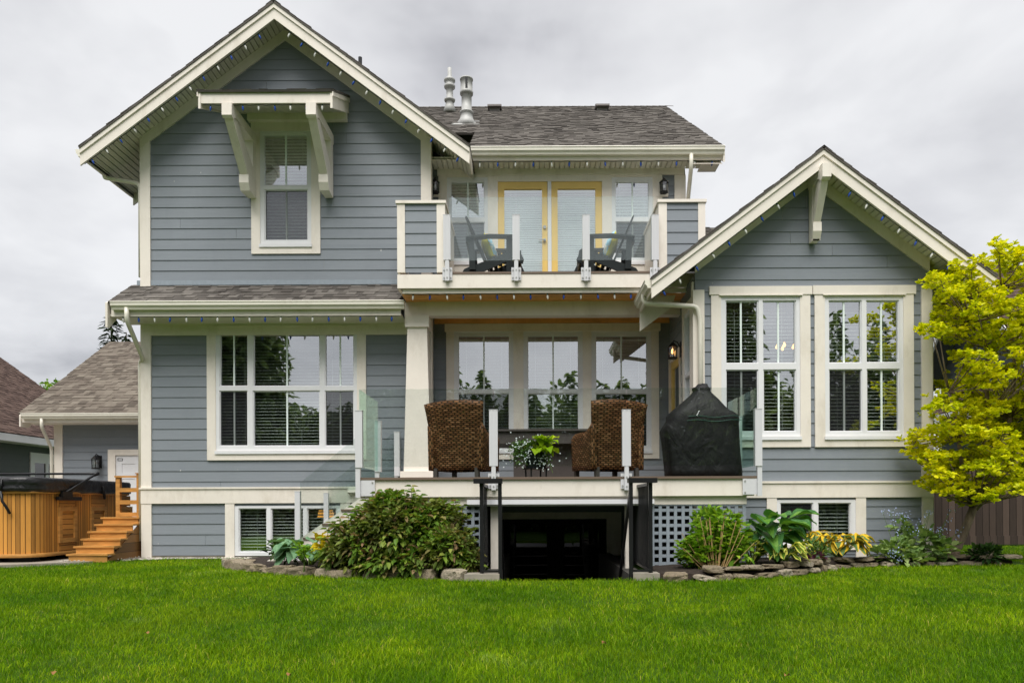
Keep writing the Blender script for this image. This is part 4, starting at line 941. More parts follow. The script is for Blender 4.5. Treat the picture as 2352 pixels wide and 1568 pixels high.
# ------------------------------------------------------------------ black railings of the stairwell
def well_railing(label, xa, xb, sgn):
    t = thing('stair_railing', label, 'railing', (xa, 8.65, 0), 'black railings beside the basement stairwell')
    def bx(n, *a): mb = MB(); mb.box(*a); mb.build(n, M['black'], t)
    bx('post', xa-.022, xa+.022, 8.63, 8.674, .065, 1.13); bx('post', xa-.02, xa+.02, 10.13, 10.17, .03, 1.10)
    bx('post', xb-.022, xb+.022, 8.585, 8.63, -.25, 1.13)
    x0, x1 = min(xa, xb), max(xa, xb); ov = .09
    bx('top_rail', x0-(ov if sgn < 0 else .03), x1+(.03 if sgn < 0 else ov-.02), 8.56, 8.70, 1.13, 1.185)
    bx('top_rail', xa-.03, xa+.03, 8.70, 10.2, 1.095, 1.13); bx('bottom_rail', x0, x1, 8.60, 8.63, .085, .11); bx('bottom_rail', xa-.016, xa+.016, 8.674, 10.13, .085, .112)
    mb = MB()
    for i in range(14): y = 8.76+i*.098; mb.box(xa-.009, xa+.009, y-.009, y+.009, .112, 1.095)
    o = mb.build('balusters', M['black'], t)
    mb = MB(); mb.bar((xb, 8.63, 1.06), (xb+sgn*.0, 9.95, -.36), .03, .055); mb.build('handrail', M['black'], t)
    return t
well_railing('black metal railing left of the basement stairwell, in front of the leafy shrub', at(1106.5, 1200, 8.65)[0], at(1148.5, 1200, 8.6)[0], -1)
well_railing('black metal railing right of the basement stairwell, beside the open lattice', at(1494, 1200, 8.65)[0], at(1449.3, 1200, 8.6)[0], 1)

# ------------------------------------------------------------------ garage and neighbours
YG = 17.1; gx0 = -11.05
garage = thing('garage', 'low grey-blue garage with a brown hipped roof behind the left house corner', 'garage', (-9, YG, 0))
gdo = RX(250, 1032, 345, 1300, YG)
mb = MB(); siding(mb, [(gx0, 0), (-6.0, 0), (-6.0, 3.0), (gx0, 3.0)], [(gdo[0], gdo[1], 0, gdo[3])], front(YG), .02); siding(mb, [(YG, 0), (22, 0), (22, 3), (YG, 3)], [], left(gx0), .02); part(mb, 'wall', 'siding', garage)
mb = MB(); c = RX(128.4, 966, 145.7, 1200, YG); mb.box(c[0]-.02, c[1], YG-.036, YG+.02, 0, 2.95); part(mb, 'corner_board', 'trim', garage)
mb = MB(); mb.box(gx0, -6, YG-.034, YG, at(200, 966, YG)[2], 2.98); part(mb, 'frieze_board', 'trim', garage)
GY, GZ, GP = 16.5, 2.99, .667; kg = math.hypot(1, GP)
roof_plane(garage, (-11.5, GY, GZ), (1, 0, 0), (0, 1, GP), 5.6, 3.6*kg, 'shingle_garage', .15); roof_plane(garage, (-11.5, GY+7.2, GZ), (1, 0, 0), (0, -1, GP), 5.6, 3.6*kg, 'shingle_garage', .15)
gutter_x(garage, -11.4, -6, GY+.03, GZ-.01)
mb = MB(); mb.box(-11.45, -6, GY+.03, GY+.05, GZ-.2, GZ-.02); mb.prism([(GY-.02, GZ-.04), (GY-.02, GZ-.30), (GY+.25, GZ-.3), (GY+3.6, GZ+3.6*GP-.25), (GY+3.6, GZ+3.6*GP-.05)], -11.47, -11.44, 'X'); mb.box(-11.5, -6, GY+.05, YG, GZ-.2, GZ-.19); part(mb, 'fascia', 'trim', garage)
mb = MB(); mb.prism([(YG, 2.9), (22, 2.9), (GY+3.6, GZ+3.5*GP)], gx0, gx0+.04, 'X'); part(mb, 'wall', 'siding', garage)
mb = MB(); mb.plate((gdo[0], gdo[1], 0, gdo[3]), [(gdo[0]+.17, gdo[1], 0, gdo[3]-.13)], YG-.036, YG); part(mb, 'casing', 'trim', garage)
dr = (gdo[0]+.17, gdo[1], 0, gdo[3]-.13); pn = [(dr[0]+.14, dr[0]+.44, dr[3]-.42, dr[3]-.2), (dr[0]+.56, dr[1]-.01, dr[3]-.42, dr[3]-.2), (dr[0]+.14, dr[0]+.44, .3, dr[3]-.55), (dr[0]+.56, dr[1]-.01, .3, dr[3]-.55)]
mb = MB(); mb.plate(dr, pn, YG+.0, YG+.02); mb.box(dr[0], dr[1], YG+.012, YG+.03, 0, dr[3]); gd = part(mb, 'door', 'vinyl', garage, label='white panelled side door')
mb = MB(); c = RX(355.5, 1068, 370, 1076, YG); c = (c[0]-.0, c[1], c[2], c[3]); o_ = RX(270.5, 1052, 282, 1058, YG); mb.plate(o_, [(o_[0]+.012, o_[1]-.012, o_[2]+.01, o_[3]-.01)], YG-.006, YG); mb.build('door_tag', M['dark_plastic'], gd)
xx = at(97, 960, GY)[0]
o = spout(curve([(xx, GY-.02, GZ-.12), (xx, GY-.02, GZ-.32), (gx0-.06, YG-.06, GZ-.75), (gx0-.06, YG-.06, .1)])); o.parent = garage; o.matrix_parent_inverse = Matrix.Translation(garage.location).inverted()

nb = thing('neighbour_house', 'dark-walled neighbour house with a red-brown roof at the left edge of the photo', 'house', (-17, 24, 0))
ne, nz_, nf = -14.2, 2.91, 26.0; npz = .72; kn = math.hypot(1, npz)
roof_plane(nb, (ne, 12.0, nz_), (0, 1, 0), (-1, 0, npz), nf-12.0, 4.7*kn, 'shingle_brown', .15); roof_plane(nb, (ne-9.4, 12.0, nz_), (0, 1, 0), (1, 0, npz), nf-12.0, 4.7*kn, 'shingle_brown', .15)
wnd = (21.6, 22.5, .95, 2.2)
mb = MB(); siding(mb, [(12.4, -.2), (nf-.5, -.2), (nf-.5, 2.75), (12.4, 2.75)], [wnd], right(-14.75), .1); part(mb, 'wall', 'siding_neighbour', nb)
PR = right(-14.75)
mb = MB(); mb.plate((21.62, 22.85, .8, 2.5), [(21.8, 22.3, .95, 2.2), (22.42, 22.75, .95, 2.2)], .04, 0, PR); part(mb, 'window', 'vinyl', nb)
mb = MB()
for a, b in ((21.8, 22.3), (22.42, 22.75)): mb.face([PR(a, .95, .01), PR(b, .95, .01), PR(b, 2.2, .01), PR(a, 2.2, .01)])
part(mb, 'pane', 'glass_dark', nb)
mb = MB(); mb.box(-14.9, -14.77, 12.4, nf-.5, .3, 2.4); part(mb, 'interior_wall', 'interior', nb)
mb = MB(); mb.box(ne-.03, ne+.0, 12.0, nf, nz_-.22, nz_-.02); mb.box(-14.75, ne-.03, 12, nf, nz_-.22, nz_-.205); part(mb, 'fascia', 'vinyl', nb)
mb = MB(); mb.prism([(ne-.4, -.2), (ne-9, -.2), (ne-9, nz_), (ne-4.7, nz_+4.5*npz), (ne-.4, nz_)], nf-.5, nf-.45); part(mb, 'wall', 'siding_neighbour', nb)

rn = thing('neighbour_house', 'grey gabled neighbour house half hidden behind the golden tree', 'house', (11, 15, 0))
rx, ra, rz_, rpz = 12.1, 19.4, 7.16, 1.16
for s, L in ((1, 2.46), (-1, 3.28)):
    roof_plane(rn, (rx-.63, ra+s*L, rz_-L*rpz), (1, 0, 0), (0, -s, rpz), 6, L*math.hypot(1, rpz), 'shingle_brown', .15)
    mb = MB(); mb.prism([(ra, rz_-.02), (ra+s*L, rz_-L*rpz-.02), (ra+s*L, rz_-L*rpz-.3), (ra, rz_-.3)], rx-.66, rx-.60, 'X'); part(mb, 'fascia', 'vinyl', rn)
    mb = MB(); mb.prism([(ra, rz_-.07), (ra+s*L, rz_-L*rpz-.07), (ra+s*L, rz_-L*rpz-.09), (ra, rz_-.09)], rx-.60, rx, 'X'); part(mb, 'soffit', 'siding_neighbour', rn)
mb = MB(); siding(mb, [(ra-2.9, -.2), (ra+2.15, -.2), (ra+2.15, rz_-2.2*rpz-.1), (ra, rz_-.12), (ra-2.9, rz_-2.95*rpz-.1)], [], left(rx), .1); part(mb, 'wall', 'siding_neighbour', rn)
roof_plane(rn, (rx-1.26, 16.7, 3.24), (0, 1, 0), (1, 0, .55), 6.3, 1.45, 'shingle_brown', .15)
mb = MB(); mb.box(rx-1.27, rx-1.22, 16.7, 23, 2.9, 3.22); part(mb, 'fascia', 'vinyl', rn)

fen = thing('fence', 'weathered brown board fence at the right behind the golden tree', 'fence', (9, 15.2, 0))
mb = MB(); x = 6.3; k = 0
while x < 16:
    h = 1.74+random.uniform(-.012, .012); mb.box(x+.002, x+.137, 15.2+random.uniform(0, .004), 15.22, .12, h); x += .14
o = part(mb, 'boards', 'fence', fen); o['kind'] = 'stuff'
mb = MB(); mb.box(6.3, 16, 15.17, 15.2, .02, .2); part(mb, 'kickboard', 'fence', fen)
mb = MB(); mb.box(6.3, 16, 15.15, 15.24, 1.745, 1.78); part(mb, 'cap_rail', 'fence', fen)
for x in (8.55, 11.0, 13.4): mb = MB(); mb.box(x, x+.09, 15.22, 15.31, 0, 1.74); part(mb, 'post', 'fence', fen)

# ------------------------------------------------------------------ lanterns
def lantern(name, label, loc, s, lit, rot=0.0):
    """carriage wall lantern; backplate at y=0, lamp hangs forward along -y"""
    t = thing(name, label, 'wall lantern', (0, 0, 0)); t.location = loc; t.rotation_euler.z = rot
    def b(n, mb, m, sm=False): o = mb.build(n, M[m], None, sm); o.parent = t; return o
    mb = MB(); mb.box(-.045*s, .045*s, -.012*s, 0, -.10*s, .14*s); b('backplate', mb, 'black')
    c = (0, -.13*s, 0)
    mb = MB(); mb.tube([(0, -.012*s, .06*s), (0, -.05*s, .14*s), (0, -.11*s, .165*s), (0, -.13*s, .13*s)], .009*s, 8); b('arm', mb, 'black', True)
    mb = MB(); mb.lathe([(.012*s, .14*s), (.03*s, .125*s), (.055*s, .10*s), (.085*s, .07*s), (.092*s, .06*s), (.075*s, .058*s), (0, .058*s)], c, 6); b('hood', mb, 'black')
    mb = MB(); mb.lathe([(0, -.125*s), (.078*s, -.125*s), (.083*s, -.112*s), (.07*s, -.10*s), (0, -.10*s)], c, 6); b('base', mb, 'black')
    mb = MB()
    for k in range(6): a = math.pi/3*k; mb.bar((c[0]+.076*s*math.cos(a), c[1]+.076*s*math.sin(a), .058*s), (c[0]+.068*s*math.cos(a), c[1]+.068*s*math.sin(a), -.10*s), .010*s, .010*s)
    b('cage', mb, 'black')
    mb = MB(); mb.loft([[(c[0]+r*s*math.cos(math.pi/3*k), c[1]+r*s*math.sin(math.pi/3*k), z*s) for k in range(6)] for r, z in ((.064, -.098), (.072, .056))], cap=False); b('lantern_glass', mb, 'lantern_glass')
    mb = MB(); mb.lathe([(.0, -.045*s), (.018*s, -.035*s), (.022*s, -.012*s), (.014*s, .02*s), (.0, .05*s)], c, 12); b('bulb', mb, 'lamp_glow' if lit else 'petal_white', True)
    return t
l = at(1002, 437, YC); lantern('wall_lantern', 'black wall lantern left of the balcony windows', (l[0]+.0, YC-.045, l[2]+.0), .95, False)
l = at(1521, 437, YC); lantern('wall_lantern', 'black wall lantern right of the balcony windows', (l[0]+.0, YC-.045, l[2]+.0), .95, False)
for dx in (1003, 1519): l = RX(dx-15, 418, dx+15, 453, YC); mb = MB(); mb.box(l[0], l[1], YC-.045, YC-.0, l[2], l[3]); part(mb, 'mounting_block', 'trim')
l = at(1556, 806, 11.8); lantern('wall_lantern', 'lit bronze wall lantern glowing beside the yellow deck door', (XA-.04, 11.80, l[2]), 1.0, True, rad(-90))
l = at(224, 1062, YG-.1); lantern('wall_lantern', 'dark wall lantern on the garage wall above the hot tub', (l[0]+.0, YG-.02, l[2]), 1.2, False)

# ------------------------------------------------------------------ string lights
bulb_me = {}
for k, m in (('blue', 'bulb_blue'), ('white', 'bulb_white')):
    mb = MB(); mb.lathe([(.0, .0), (.010, 0), (.011, -.026), (0, -.026)], (0, 0, 0), 8, 0); mb.lathe([(.011, -.022), (.0155, -.035), (.0165, -.05), (.012, -.072), (.004, -.09), (.0, -.093)], (0, 0, 0), 10, 1)
    o = mb.build('bulb', [M['screen_socket'], M[m]], None, True); bulb_me[k] = o.data; bpy.data.objects.remove(o)
nbulb = [0]
def lights(label, pts, n, tilt=0.0, sag=.006, start=0, jit=.12):
    pts = [Vector(p) for p in pts]; t = thing('string_lights', label, 'string lights', pts[0], 'blue and white light strings along the eaves')
    tot = sum((b-a).length for a, b in zip(pts, pts[1:]))
    def q(s):
        for a, b in zip(pts, pts[1:]):
            L = (b-a).length
            if s <= L+1e-6: return a+(b-a)*(s/L)
            s -= L
        return pts[-1]
    cp = []
    for i in range(n):
        s = tot*(i+.5)/n; p = q(s); cp.append(p.copy()); cp.append(q(min(tot, s+tot/n/2))-Vector((0, 0, sag*random.uniform(.3, 1.6))))
        o = bpy.data.objects.new('bulb', bulb_me['blue' if (i+start) % 2 == 0 else 'white']); col.objects.link(o); o.parent = t; o.location = p-t.location; o.scale = (1.02, 1.02, 1.05)
        o.rotation_euler = (random.uniform(-jit, jit), tilt+random.uniform(-jit, jit), 0)
    mb = MB(); mb.tube([q(0)]+cp+[q(tot)], .005, 5); mb.build('cable', M['cable'], t)
def gline(G, s, a, b, dz, Y): return [(G['cx']+s*a, Y, G['az']-G['p']*a-dz), (G['cx']+s*b, Y, G['az']-G['p']*b-dz)]
lights('string lights under the left slope of the tall gable', gline(GL, -1, 0.16, 3.10, .287, GL['Yf']+.045), 13, -.45, start=0)
lights('string lights under the right slope of the tall gable', gline(GL, 1, 0.14, 3.08, .287, GL['Yf']+.045), 14, .45, start=1)
lights('short string of lights along the awning over the upper window', [(ax0+.05, YA+.04, az0-.205), (ax1-.05, YA+.04, az0-.205)], 8, 0, start=0)
lights('string lights under the centre eave above the balcony', [(-.98, YE+.06, 6.73), (XR-.05, YE+.06, 6.73)], 14, 0, start=1)
lights('string lights under the low eave over the big left window', [(-6.66, SY+.06, 3.925), (-2.08, SY+.06, 3.925)], 18, 0, start=1)
lights('string lights under the balcony edge above the deck', [(bx0+.1, YB+.10, zlw), (1.74, YB+.10, zlw)], 14, 0, start=1)
lights('string lights under the left slope of the right wing gable', gline(GR, -1, .30, 2.42, .287, GR['Yf']+.045), 9, -.45, start=0)
lights('string lights under the right slope of the right wing gable', gline(GR, 1, .30, 2.42, .287, GR['Yf']+.045), 9, .45, start=0)
# ------------------------------------------------------------------ hot tub with cover, lifter and steps
tub = thing('hot_tub', 'cedar-clad hot tub with a black vinyl cover on the patio', 'hot tub', (-8.9, 12.6, .03))
tx0, tx1, ty0, ty1 = -10.2, -7.60, 11.22, 14.05
def rrect(o, z, r=.30, n=8):
    pts = []
    for cx_, cy_, a0 in ((tx1-r, ty0+r, -90), (tx1-r, ty1-r, 0), (tx0+r, ty1-r, 90), (tx0+r, ty0+r, 180)):
        for k in range(n+1): a = rad(a0+90*k/n); pts.append((cx_+(r+o)*math.cos(a), cy_+(r+o)*math.sin(a), z))
    return pts
ring = rrect(0, 0)
mbf, mbs = MB(), MB(); nr = len(ring)
for i in range(nr):
    p, q = ring[i], ring[(i+1) % nr]; m = mbs if abs(q[1]-p[1]) > abs(q[0]-p[0])*1.2 else mbf
    m.face([(p[0], p[1], .14), (q[0], q[1], .14), (q[0], q[1], 1.10), (p[0], p[1], 1.10)])
part(mbf, 'front_cladding', 'cedar_v', tub, True); part(mbs, 'side_cladding', 'cedar_vy', tub, True)
mb = MB(); mb.loft([rrect(.0, 1.085), rrect(.035, 1.09), rrect(.045, 1.11), rrect(.035, 1.13), rrect(.0, 1.135)]); part(mb, 'rim', 'cedar', tub)
mb = MB(); mb.loft([rrect(0, .10), rrect(.03, .105), rrect(.035, .13), rrect(.03, .155), rrect(.0, .16)]); part(mb, 'base_trim', 'cedar', tub)
mb = MB()
for y in (11.5, 12.6, 13.7): mb.box(tx0+.3, tx1-.15, y-.1, y+.1, .03, .10)
for x in (-9.7, -9.0, -8.3): mb.box(x-.12, x+.12, ty0+.10, ty0+.3, .03, .10)
part(mb, 'skid', 'dark_plastic', tub)
def panel_side(y0, y1, z0, z1):
    P_ = right(tx1); mb = MB(); mb.plate((y0, y1, z0, z1), [(y0+.07, y1-.07, z0+.07, z1-.07)], .034, .0, P_); o = part(mb, 'panel_frame', 'cedar', tub)
    q = MB(); q.plate((y0+.07, y1-.07, z0+.07, z1-.07), [], .008, 0, P_); q.build('louvre', M['cedar_h'], o)
for y0 in (11.80, 12.66, 13.5): panel_side(y0, y0+.46, .30, .88)
q = MB()
for y0 in (11.84, 12.70, 13.54):
    for z0, z1 in ((.165, .29), (.89, 1.08)): q.plate((y0, y0+.40, z0, z1), [], .004, 0, right(tx1))
part(q, 'inset', 'cedar_h', tub)
mb = MB(); mb.plate((-8.85, -8.18, .30, .90), [(-8.78, -8.25, .37, .83)], ty0-.022, ty0); o = part(mb, 'panel_frame', 'cedar', tub)
q = MB(); q.box(-8.78, -8.25, ty0-.008, ty0, .37, .83); q.build('louvre', M['cedar_h'], o)
# cover
def cov(o, z, wob=0.0, wz=0.0):
    r_ = rrect(o, z); out_ = []
    for i, (x, y, z_) in enumerate(r_): out_.append((x, y, z_))
    return out_
def dense(o, z, wob, wz, seed):
    base = rrect(o, z, n=10); pts = []
    for i in range(len(base)):
        a, b = Vector(base[i]), Vector(base[(i+1) % len(base)]); L = (b-a).length; k = max(1, int(L/.05))
        for j in range(k): pts.append(a+(b-a)*(j/k))
    c = Vector((sum(p.x for p in pts)/len(pts), sum(p.y for p in pts)/len(pts), 0)); out_ = []
    for p in pts:
        n_ = mnoise.noise(Vector((p.x*2.6, p.y*2.6, seed))); n2_ = mnoise.noise(Vector((p.x*6, p.y*6, seed+4)))
        d = Vector((p.x-c.x, p.y-c.y, 0)).normalized(); out_.append(p+d*(wob*(n_+.5*n2_))+Vector((0, 0, wz*n_)))
    return out_
mb = MB(); rings = [dense(.055, 1.115, .03, .028, 1), dense(.065, 1.17, .03, .012, 1), dense(.05, 1.215, .012, .006, 2), dense(.062, 1.235, .01, .004, 3), dense(.068, 1.30, .01, .004, 3), dense(.045, 1.335, .006, .006, 3)]
c0 = Vector(((tx0+tx1)/2, (ty0+ty1)/2, 0))
for k, z in ((.7, 1.365), (.35, 1.38), (.04, 1.385)): rings.append([Vector((c0.x+(p.x-c0.x)*k, c0.y+(p.y-c0.y)*k, z+.006*mnoise.noise(p*2))) for p in rings[5]])
mb.loft(rings); cover = part(mb, 'cover', 'tubcover', tub, True)
for x, y in ((-8.03, ty0-.07), ): 
    mb = MB(); mb.tube([(x, y, 1.30), (x-.01, y-.01, 1.12)], .018, 6); mb.tube(curve([(x-.01, y-.012, 1.12), (x+.0, y-.02, .98), (x+.10, y-.005, .84), (x+.105, y+.02, .74)]), [.02]*1+[.018]*15+[.03], 6) if False else mb.tube([(x-.01, y-.012, 1.12), (x+.02, y-.02, .97), (x+.085, y-.01, .86), (x+.10, y+.03, .78)], .022, 6)
    part(mb, 'strap', 'black', tub, True)
mb = MB(); mb.tube([(tx1+.05, 12.95, 1.30), (tx1+.075, 12.96, 1.10), (tx1+.06, 13.0, 1.02)], .024, 6); part(mb, 'strap', 'black', tub, True)
lift = thing('cover_lifter', 'black tubular cover lifter arm over the hot tub cover', 'cover lifter', (tx1+.05, 11.95, 1.0))
for n_, pts, r in (('bracket', None, 0), ('arm', [(tx1+.07, 11.92, 1.12), (tx1+.07, 12.74, 1.45)], .021), ('gas_strut', [(tx1+.055, 12.05, 1.14), (tx1+.06, 12.42, 1.31)], .011), ('cross_bar', [(tx1+.07, 12.74, 1.45), (tx1-.03, 12.72, 1.455), (tx0-.02, 12.55, 1.44)], .019), ('elbow', [(tx1+.06, 12.69, 1.43), (tx1+.085, 12.77, 1.46)], .032)):
    mb = MB()
    if pts is None: mb.box(tx1+.02, tx1+.075, 11.72, 12.32, .985, 1.045); mb.box(tx1+.03, tx1+.09, 11.80, 12.05, 1.03, 1.13)
    else: mb.tube(pts, r, 8)
    part(mb, n_, 'black', lift, pts is not None)
steps = thing('wooden_steps', 'cedar steps with a slatted handrail beside the hot tub', 'steps', (-6.9, 12.0, .03))
for i in range(6):
    Y0 = 11.45+i*.185; z0, z1 = .03+i*.112, .03+(i+1)*.112; mb = MB(); mb.box(-7.22, -6.62, Y0+.02, Y0+.04, z0-.02, z1-.028); part(mb, 'riser', 'cedar', steps)
    mb = MB(); mb.box(-7.25, -6.60, Y0, Y0+.21 if i < 5 else Y0+.5, z1-.028, z1); part(mb, 'tread', 'cedar', steps)
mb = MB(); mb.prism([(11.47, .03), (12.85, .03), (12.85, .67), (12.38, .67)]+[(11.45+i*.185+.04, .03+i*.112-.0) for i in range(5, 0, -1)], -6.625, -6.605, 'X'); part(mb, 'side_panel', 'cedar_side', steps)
mb = MB(); mb.box(-7.13, -7.06, 12.62, 12.69, .70, 1.40); part(mb, 'post', 'cedar', steps)
mb = MB(); mb.box(-6.75, -6.655, 12.58, 12.68, .03, 1.44); mb.box(-6.765, -6.64, 12.565, 12.695, 1.44, 1.455); part(mb, 'post', 'cedar', steps)
for z0, z1, m in ((1.38, 1.41, 0), (1.13, 1.20, 0), (.92, .99, 0), (.71+.0, .78, 0)): mb = MB(); mb.box(-7.14 if z0 > 1.3 else -7.06, -6.75, 12.60, 12.66, z0, z1); part(mb, 'rail', 'cedar', steps)

# ------------------------------------------------------------------ deck furniture
def shell(grid, th, uvscale=1.0):
    """closed thin shell over a grid of points grid[i][j]; UV in metres"""
    mb = MB(); ni, nj = len(grid), len(grid[0]); G = [[Vector(p) for p in r] for r in grid]
    def nrm(i, j):
        a = G[min(i+1, ni-1)][j]-G[max(i-1, 0)][j]; b = G[i][min(j+1, nj-1)]-G[i][max(j-1, 0)][j] if False else G[i][min(j+1, nj-1)]-G[i][max(j-1, 0)]
        n_ = a.cross(b); return n_.normalized() if n_.length > 0 else Vector((0, 0, 1))
    su = [0.0]
    for i in range(1, ni): su.append(su[-1]+(G[i][nj//2]-G[i-1][nj//2]).length)
    sv = [0.0]
    for j in range(1, nj): sv.append(sv[-1]+(G[ni//2][j]-G[ni//2][j-1]).length)
    A = [[G[i][j]+nrm(i, j)*th/2 for j in range(nj)] for i in range(ni)]; B = [[G[i][j]-nrm(i, j)*th/2 for j in range(nj)] for i in range(ni)]
    for S, fl in ((A, 0), (B, 1)):
        for i in range(ni-1):
            for j in range(nj-1):
                idx = [(i, j), (i+1, j), (i+1, j+1), (i, j+1)]
                if fl: idx = idx[::-1]
                mb.face([S[a][b] for a, b in idx], 0, [(su[a]+.001, sv[b]+.001) for a, b in idx])
    def strip(path):
        for (a, b), (c, d) in zip(path, path[1:]): 
            l0, l1 = su[a]+sv[b]+.001, su[c]+sv[d]+.001
            mb.face([A[a][b], A[c][d], B[c][d], B[a][b]], 0, [(l0, .001), (l1, .001), (l1, th+.001), (l0, th+.001)])
    strip([(i, 0) for i in range(ni)]); strip([(i, nj-1) for i in range(ni)]); strip([(0, j) for j in range(nj)]); strip([(ni-1, j) for j in range(nj)])
    return mb
def wicker_chair(label):
    t = thing('wicker_chair', label, 'chair', (0, 0, 0), 'wicker chairs at the deck table')
    def b(n, mb, m, sm=False): o = mb.build(n, M[m], None, sm); o.parent = t; return o
    n, m = 15, 14; g = []
    for i in range(n):
        u = -1+2*i/(n-1); r = []
        for j in range(m):
            v = j/(m-1); hw = .345+.085*v**1.3; r.append((u*hw, -.30-.13*v**1.6+.07*abs(u)**2.5, .11+(.90+.03*(1-u*u))*v))
        g.append(r)
    b('backrest', shell(g, .055), 'wicker', True)
    for s in (-1, 1):
        g = []
        for i in range(14):
            u = i/13; y = -.33+.64*u; ztop = .60+.12*max(0, 1-u*3.2)**1.5+.02*math.sin(u*3) - (.05*max(0, u-.82)/.18)
            g.append([(s*(.335+.03*(1-u)+.012*j/8), y, .11+(ztop-.11)*j/8) for j in range(9)])
        b('arm', shell(g, .075), 'wicker', True)
    g = [[(-.31+.62*i/8, .30, .11+.33*j/6) for j in range(7)] for i in range(9)]; b('front_apron', shell(g, .05), 'wicker', True)
    g = [[(-.31+.62*i/8, -.28+.6*j/8, .43) for j in range(9)] for i in range(9)]; b('seat', shell(g, .06), 'wicker', True)
    for x in (-.31, .31):
        for y in (-.29, .29): mb = MB(); mb.box(x-.028, x+.028, y-.028, y+.028, 0, .14); b('leg', mb, 'table')
    return t
ch = wicker_chair('brown wicker armchair left of the flower pot, its tall back to the railing'); p = at(1068, 1090, 10.12); ch.location = (p[0], 10.2, ZD); ch.rotation_euler.z = rad(-20)
ch2 = copy_tree(ch); ch2['label'] = 'brown wicker armchair right of the flower pot, turned towards the table'; p = at(1394, 1090, 10.12); ch2.location = (p[0], 10.22, ZD); ch2.rotation_euler.z = rad(24)
tb = thing('dining_table', 'dark grey patio table behind the wicker chairs', 'table', (.25, 11.45, ZD))
mb = MB(); mb.box(-.62, 1.12, 11.0, 11.95, 1.985, 2.015); part(mb, 'table_top', 'table', tb)
mb = MB(); mb.box(-.58, 1.08, 11.04, 11.91, 1.80, 1.985); part(mb, 'apron', 'table', tb)
mb = MB(); mb.box(-.25, .72, 11.25, 11.7, ZD, 1.80); part(mb, 'pedestal', 'table', tb)

# covered barbecue
bq = at(1620, 1090, 10.15); bx, by = bq[0], 10.32
bbq = thing('covered_barbecue', 'barbecue under a fitted black fabric cover on the deck', 'barbecue', (bx, by, ZD))
prof = [ # z above deck, left x, right x, half depth, squareness
 (.0, -.51, .52, .30, 5), (.10, -.515, .52, .30, 5), (.35, -.535, .50, .31, 4.5), (.55, -.56, .49, .31, 4), (.66, -.575, .485, .31, 4), (.74, -.53, .48, .31, 4), (.80, -.49, .485, .315, 4), (.86, -.485, .47, .31, 4), (.90, -.465, .43, .30, 3.5),
 (.95, -.41, .34, .29, 3), (1.02, -.33, .28, .26, 2.8), (1.10, -.235, .215, .21, 2.6), (1.17, -.16, .145, .16, 2.4), (1.215, -.125, .105, .13, 2.2), (1.23, -.135, .115, .135, 2.2), (1.26, -.14, .10, .13, 2.2), (1.28, -.09, .085, .10, 2), (1.31, -.07, .075, .085, 2), (1.32, -.02, .02, .03, 2)]
rings = []; N_ = 72
for z, xl, xr, hd, sq in prof:
    cx_, hw = (xl+xr)/2, (xr-xl)/2; rr = []
    for k in range(N_):
        a = 2*math.pi*k/N_; c_, s_ = math.cos(a), math.sin(a); x = hw*abs(c_)**(2/sq)*(1 if c_ > 0 else -1); y = hd*abs(s_)**(2/sq)*(1 if s_ > 0 else -1)
        f = mnoise.noise(Vector((a*2.2, z*1.6, 2)))*.02 + mnoise.noise(Vector((a*7, z*1.2, 5)))*.010*(1.2-z*.4)
        f += .012*mnoise.noise(Vector((a*4, z*9, 8)))*(1 if .7 < z < .95 or z > 1.15 else .25)
        rr.append((bx+cx_+x*(1+f), by+y*(1+f*1.4), ZD+.005+z+ (.008*mnoise.noise(Vector((a*3, z, 1))) if z > .05 else 0)))
    rings.append(rr)
mb = MB(); mb.loft(rings); part(mb, 'cover', 'cover', bbq, True)
for zz_, a0, a1, x0, x1 in ((.83, .0, .0, -.26, .43), (.775, 0, 0, -.28, .46)):
    mb = MB(); mb.tube([(bx+x0+(x1-x0)*k/10, by-.318-.006*math.sin(k), ZD+zz_+.012*math.sin(k*.9)) for k in range(11)], .004, 5); part(mb, 'seam', 'screen_socket', bbq)
mb = MB(); mb.tube([(bx-.14, by-.335, ZD+.84), (bx-.155, by-.335, ZD+.845), (bx-.135, by-.332, ZD+.87), (bx-.128, by-.33, ZD+.895), (bx-.112, by-.325, ZD+.905)], .0045, 5); part(mb, 'emblem', 'petal_white', bbq)

